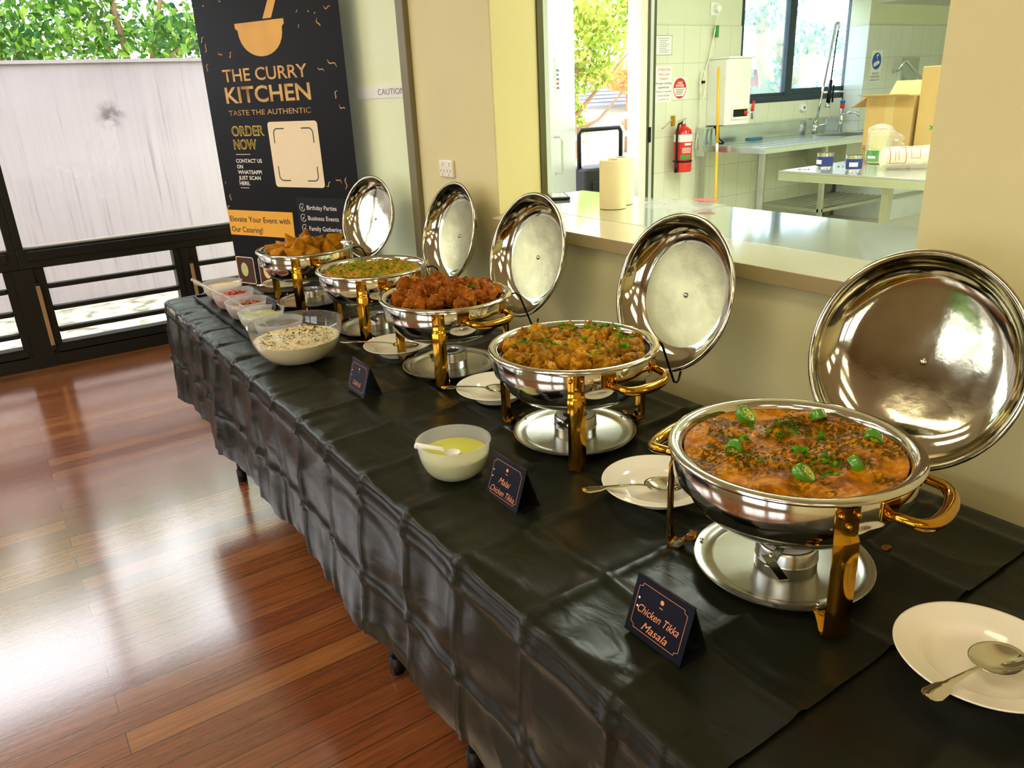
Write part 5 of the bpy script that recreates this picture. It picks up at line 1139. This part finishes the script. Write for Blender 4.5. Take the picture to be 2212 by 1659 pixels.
def foam_stack(label, loc, rot, L, r, capm, m):
    t_ = thing('cup_sleeve', label, 'cups', loc, 0, None, rot)
    pr = [(0, 0)]; n = 16
    for k in range(n): pr += [(r*.88, L*k/n+.002), (r, L*(k+1)/n-.004), (r, L*(k+1)/n)]
    pr.append((0, L)); MB().lathe(pr, 32).build('cup_stack', m, t_, smooth='auto')
    bag = []; nn = 26
    for k in range(nn+1): u = k/nn; bag.append((max(0, (r+.014)*min(1, math.sin(min(u*14, PI/2)))*(1 if u < .86 else math.cos((u-.86)/.14*PI/2)**.6)), -.002+(L+.05)*u))
    bb = MB().lathe(bag, 40); bb.v = [(x*(1+.13*noise.noise((x*22, y*22, z*14))), y*(1+.13*noise.noise((x*22+4, y*22, z*14))), z) for x, y, z in bb.v]
    bb.build('clear_wrap', 'clear_bag', t_, smooth=True); return t_
c1 = foam_stack('standing wrapped stack of cream cups before the cardboard box', (4.93, 2.955, .902), (0, 0, 0), .20, .062, None, 'cup_cream')
MB().lathe([(.0775, .02), (.0775, .085)], 12, None, math.radians(150), math.radians(215)).build('green_label', 'green_print', c1, smooth=True)
MB().lathe([(.0778, .035), (.0778, .05)], 8, None, math.radians(160), math.radians(200)).build('label_word', 'white_print', c1, smooth=True)
bk = MB(); vs = []
for i in range(9):
    for k in range(9): u, v_ = i/8-.5, k/8; vs.append((.02*math.sin(u*9)+.02*noise.noise((u*4, v_*3, 1)), -.05-.11*v_, .15+u*.14*(1-v_*.5)+.02*noise.noise((u*5, v_*5, 3))))
bk.add(vs, [(i*9+k, (i+1)*9+k, (i+1)*9+k+1, i*9+k+1) for i in range(8) for k in range(8)]).build('loose_wrap', 'clear_bag', c1, smooth=True)
c2 = foam_stack('wrapped sleeve of cream foam cups lying on the island bench', (4.60, 2.735, .968), (PI/2, 0, math.radians(48)), .30, .052, None, 'foam')
for k in range(7): pass
for (a0, a1, z0, z1) in ((175, 265, .03, .034), (175, 265, .12, .124), (180, 183, .03, .12), (262, 265, .03, .12), (190, 240, .15, .153), (190, 240, .2, .203), (190, 193, .15, .2), (238, 241, .15, .2), (200, 250, .06, .063), (200, 250, .08, .083)):
    MB().lathe([(.0688, z0), (.0688, z1)], 10, None, math.radians(a0-60), math.radians(a1-60)).build('red_line', 'red_print', c2, smooth=True)
# cardboard boxes
t_ = thing('cardboard_box', 'open brown cardboard box with raised flaps on the island bench', 'box', (5.12, 2.865, .9))
W_, D_, H_, tk = .33, .26, .405, .004      # along Y, along X
b = MB().box(0, tk, 0, W_, 0, H_).box(D_-tk, D_, 0, W_, 0, H_).box(tk, D_-tk, 0, tk, 0, H_).box(tk, D_-tk, W_-tk, W_, 0, H_).box(tk, D_-tk, tk, W_-tk, 0, tk)
b.build('carton', 'cardboard', t_)
MB().box(0, .115, 0, W_, 0, tk, Matrix.Translation((0, 0, H_)) @ Matrix.Rotation(math.radians(187), 4, 'Y') @ Matrix.Translation((0, 0, -tk))).build('flap', 'cardboard', t_)
MB().box(0, D_, 0, .13, 0, tk, Matrix.Translation((0, W_, H_)) @ Matrix.Rotation(math.radians(-32), 4, 'X')).build('flap', 'cardboard', t_)
MB().box(0, .12, 0, W_, 0, tk, Matrix.Translation((D_, 0, H_)) @ Matrix.Rotation(math.radians(-50), 4, 'Y')).build('flap', 'cardboard', t_)
MB().box(-.0006, 0, .13, .19, .0, H_).build('tape_strip', 'tape', t_)
FB = frame_m((-.0006, W_, 0), (0, -1, 0), (0, 0, 1)); b = MB()
for q in ((.008, .10, .008, .010), (.008, .10, .050, .052), (.008, .10, .092, .094), (.008, .010, .008, .094), (.098, .10, .008, .094), (.045, .09, .068, .071), (.05, .085, .078, .081), (.045, .09, .024, .027), (.02, .09, .034, .037)): b.box(*q, 0, .0006, FB)
for k in range(3):
    a = k*2.094+.5; b.box(-.011, .011, .006, .010, 0, .0006, FB @ Matrix.Translation((.026, .072, 0)) @ Matrix.Rotation(a, 4, 'Z'))
b.build('handling_marks', 'black_print', t_); text('xa', 'black_print', t_, FB, .225, .012, .055, .022, bold=.02)
t_ = thing('cardboard_box', 'taller taped cardboard box cut off by the wall edge', 'box', (5.13, 2.40, .9))
MB().box(0, .4, 0, .44, 0, .58).build('carton', 'cardboard', t_, bevel=.004); MB().box(-.0008, 0, .20, .25, 0, .58).box(0, .4, .20, .25, .58, .5808).build('tape_strip', 'tape', t_)
FB = frame_m((-.0008, .44, 0), (0, -1, 0), (0, 0, 1)); text('x', 'green_print', t_, FB, .09, .20, .035, .04, bold=.02); text('a', 'black_print', t_, FB, .13, .20, .035, .04, bold=.02)
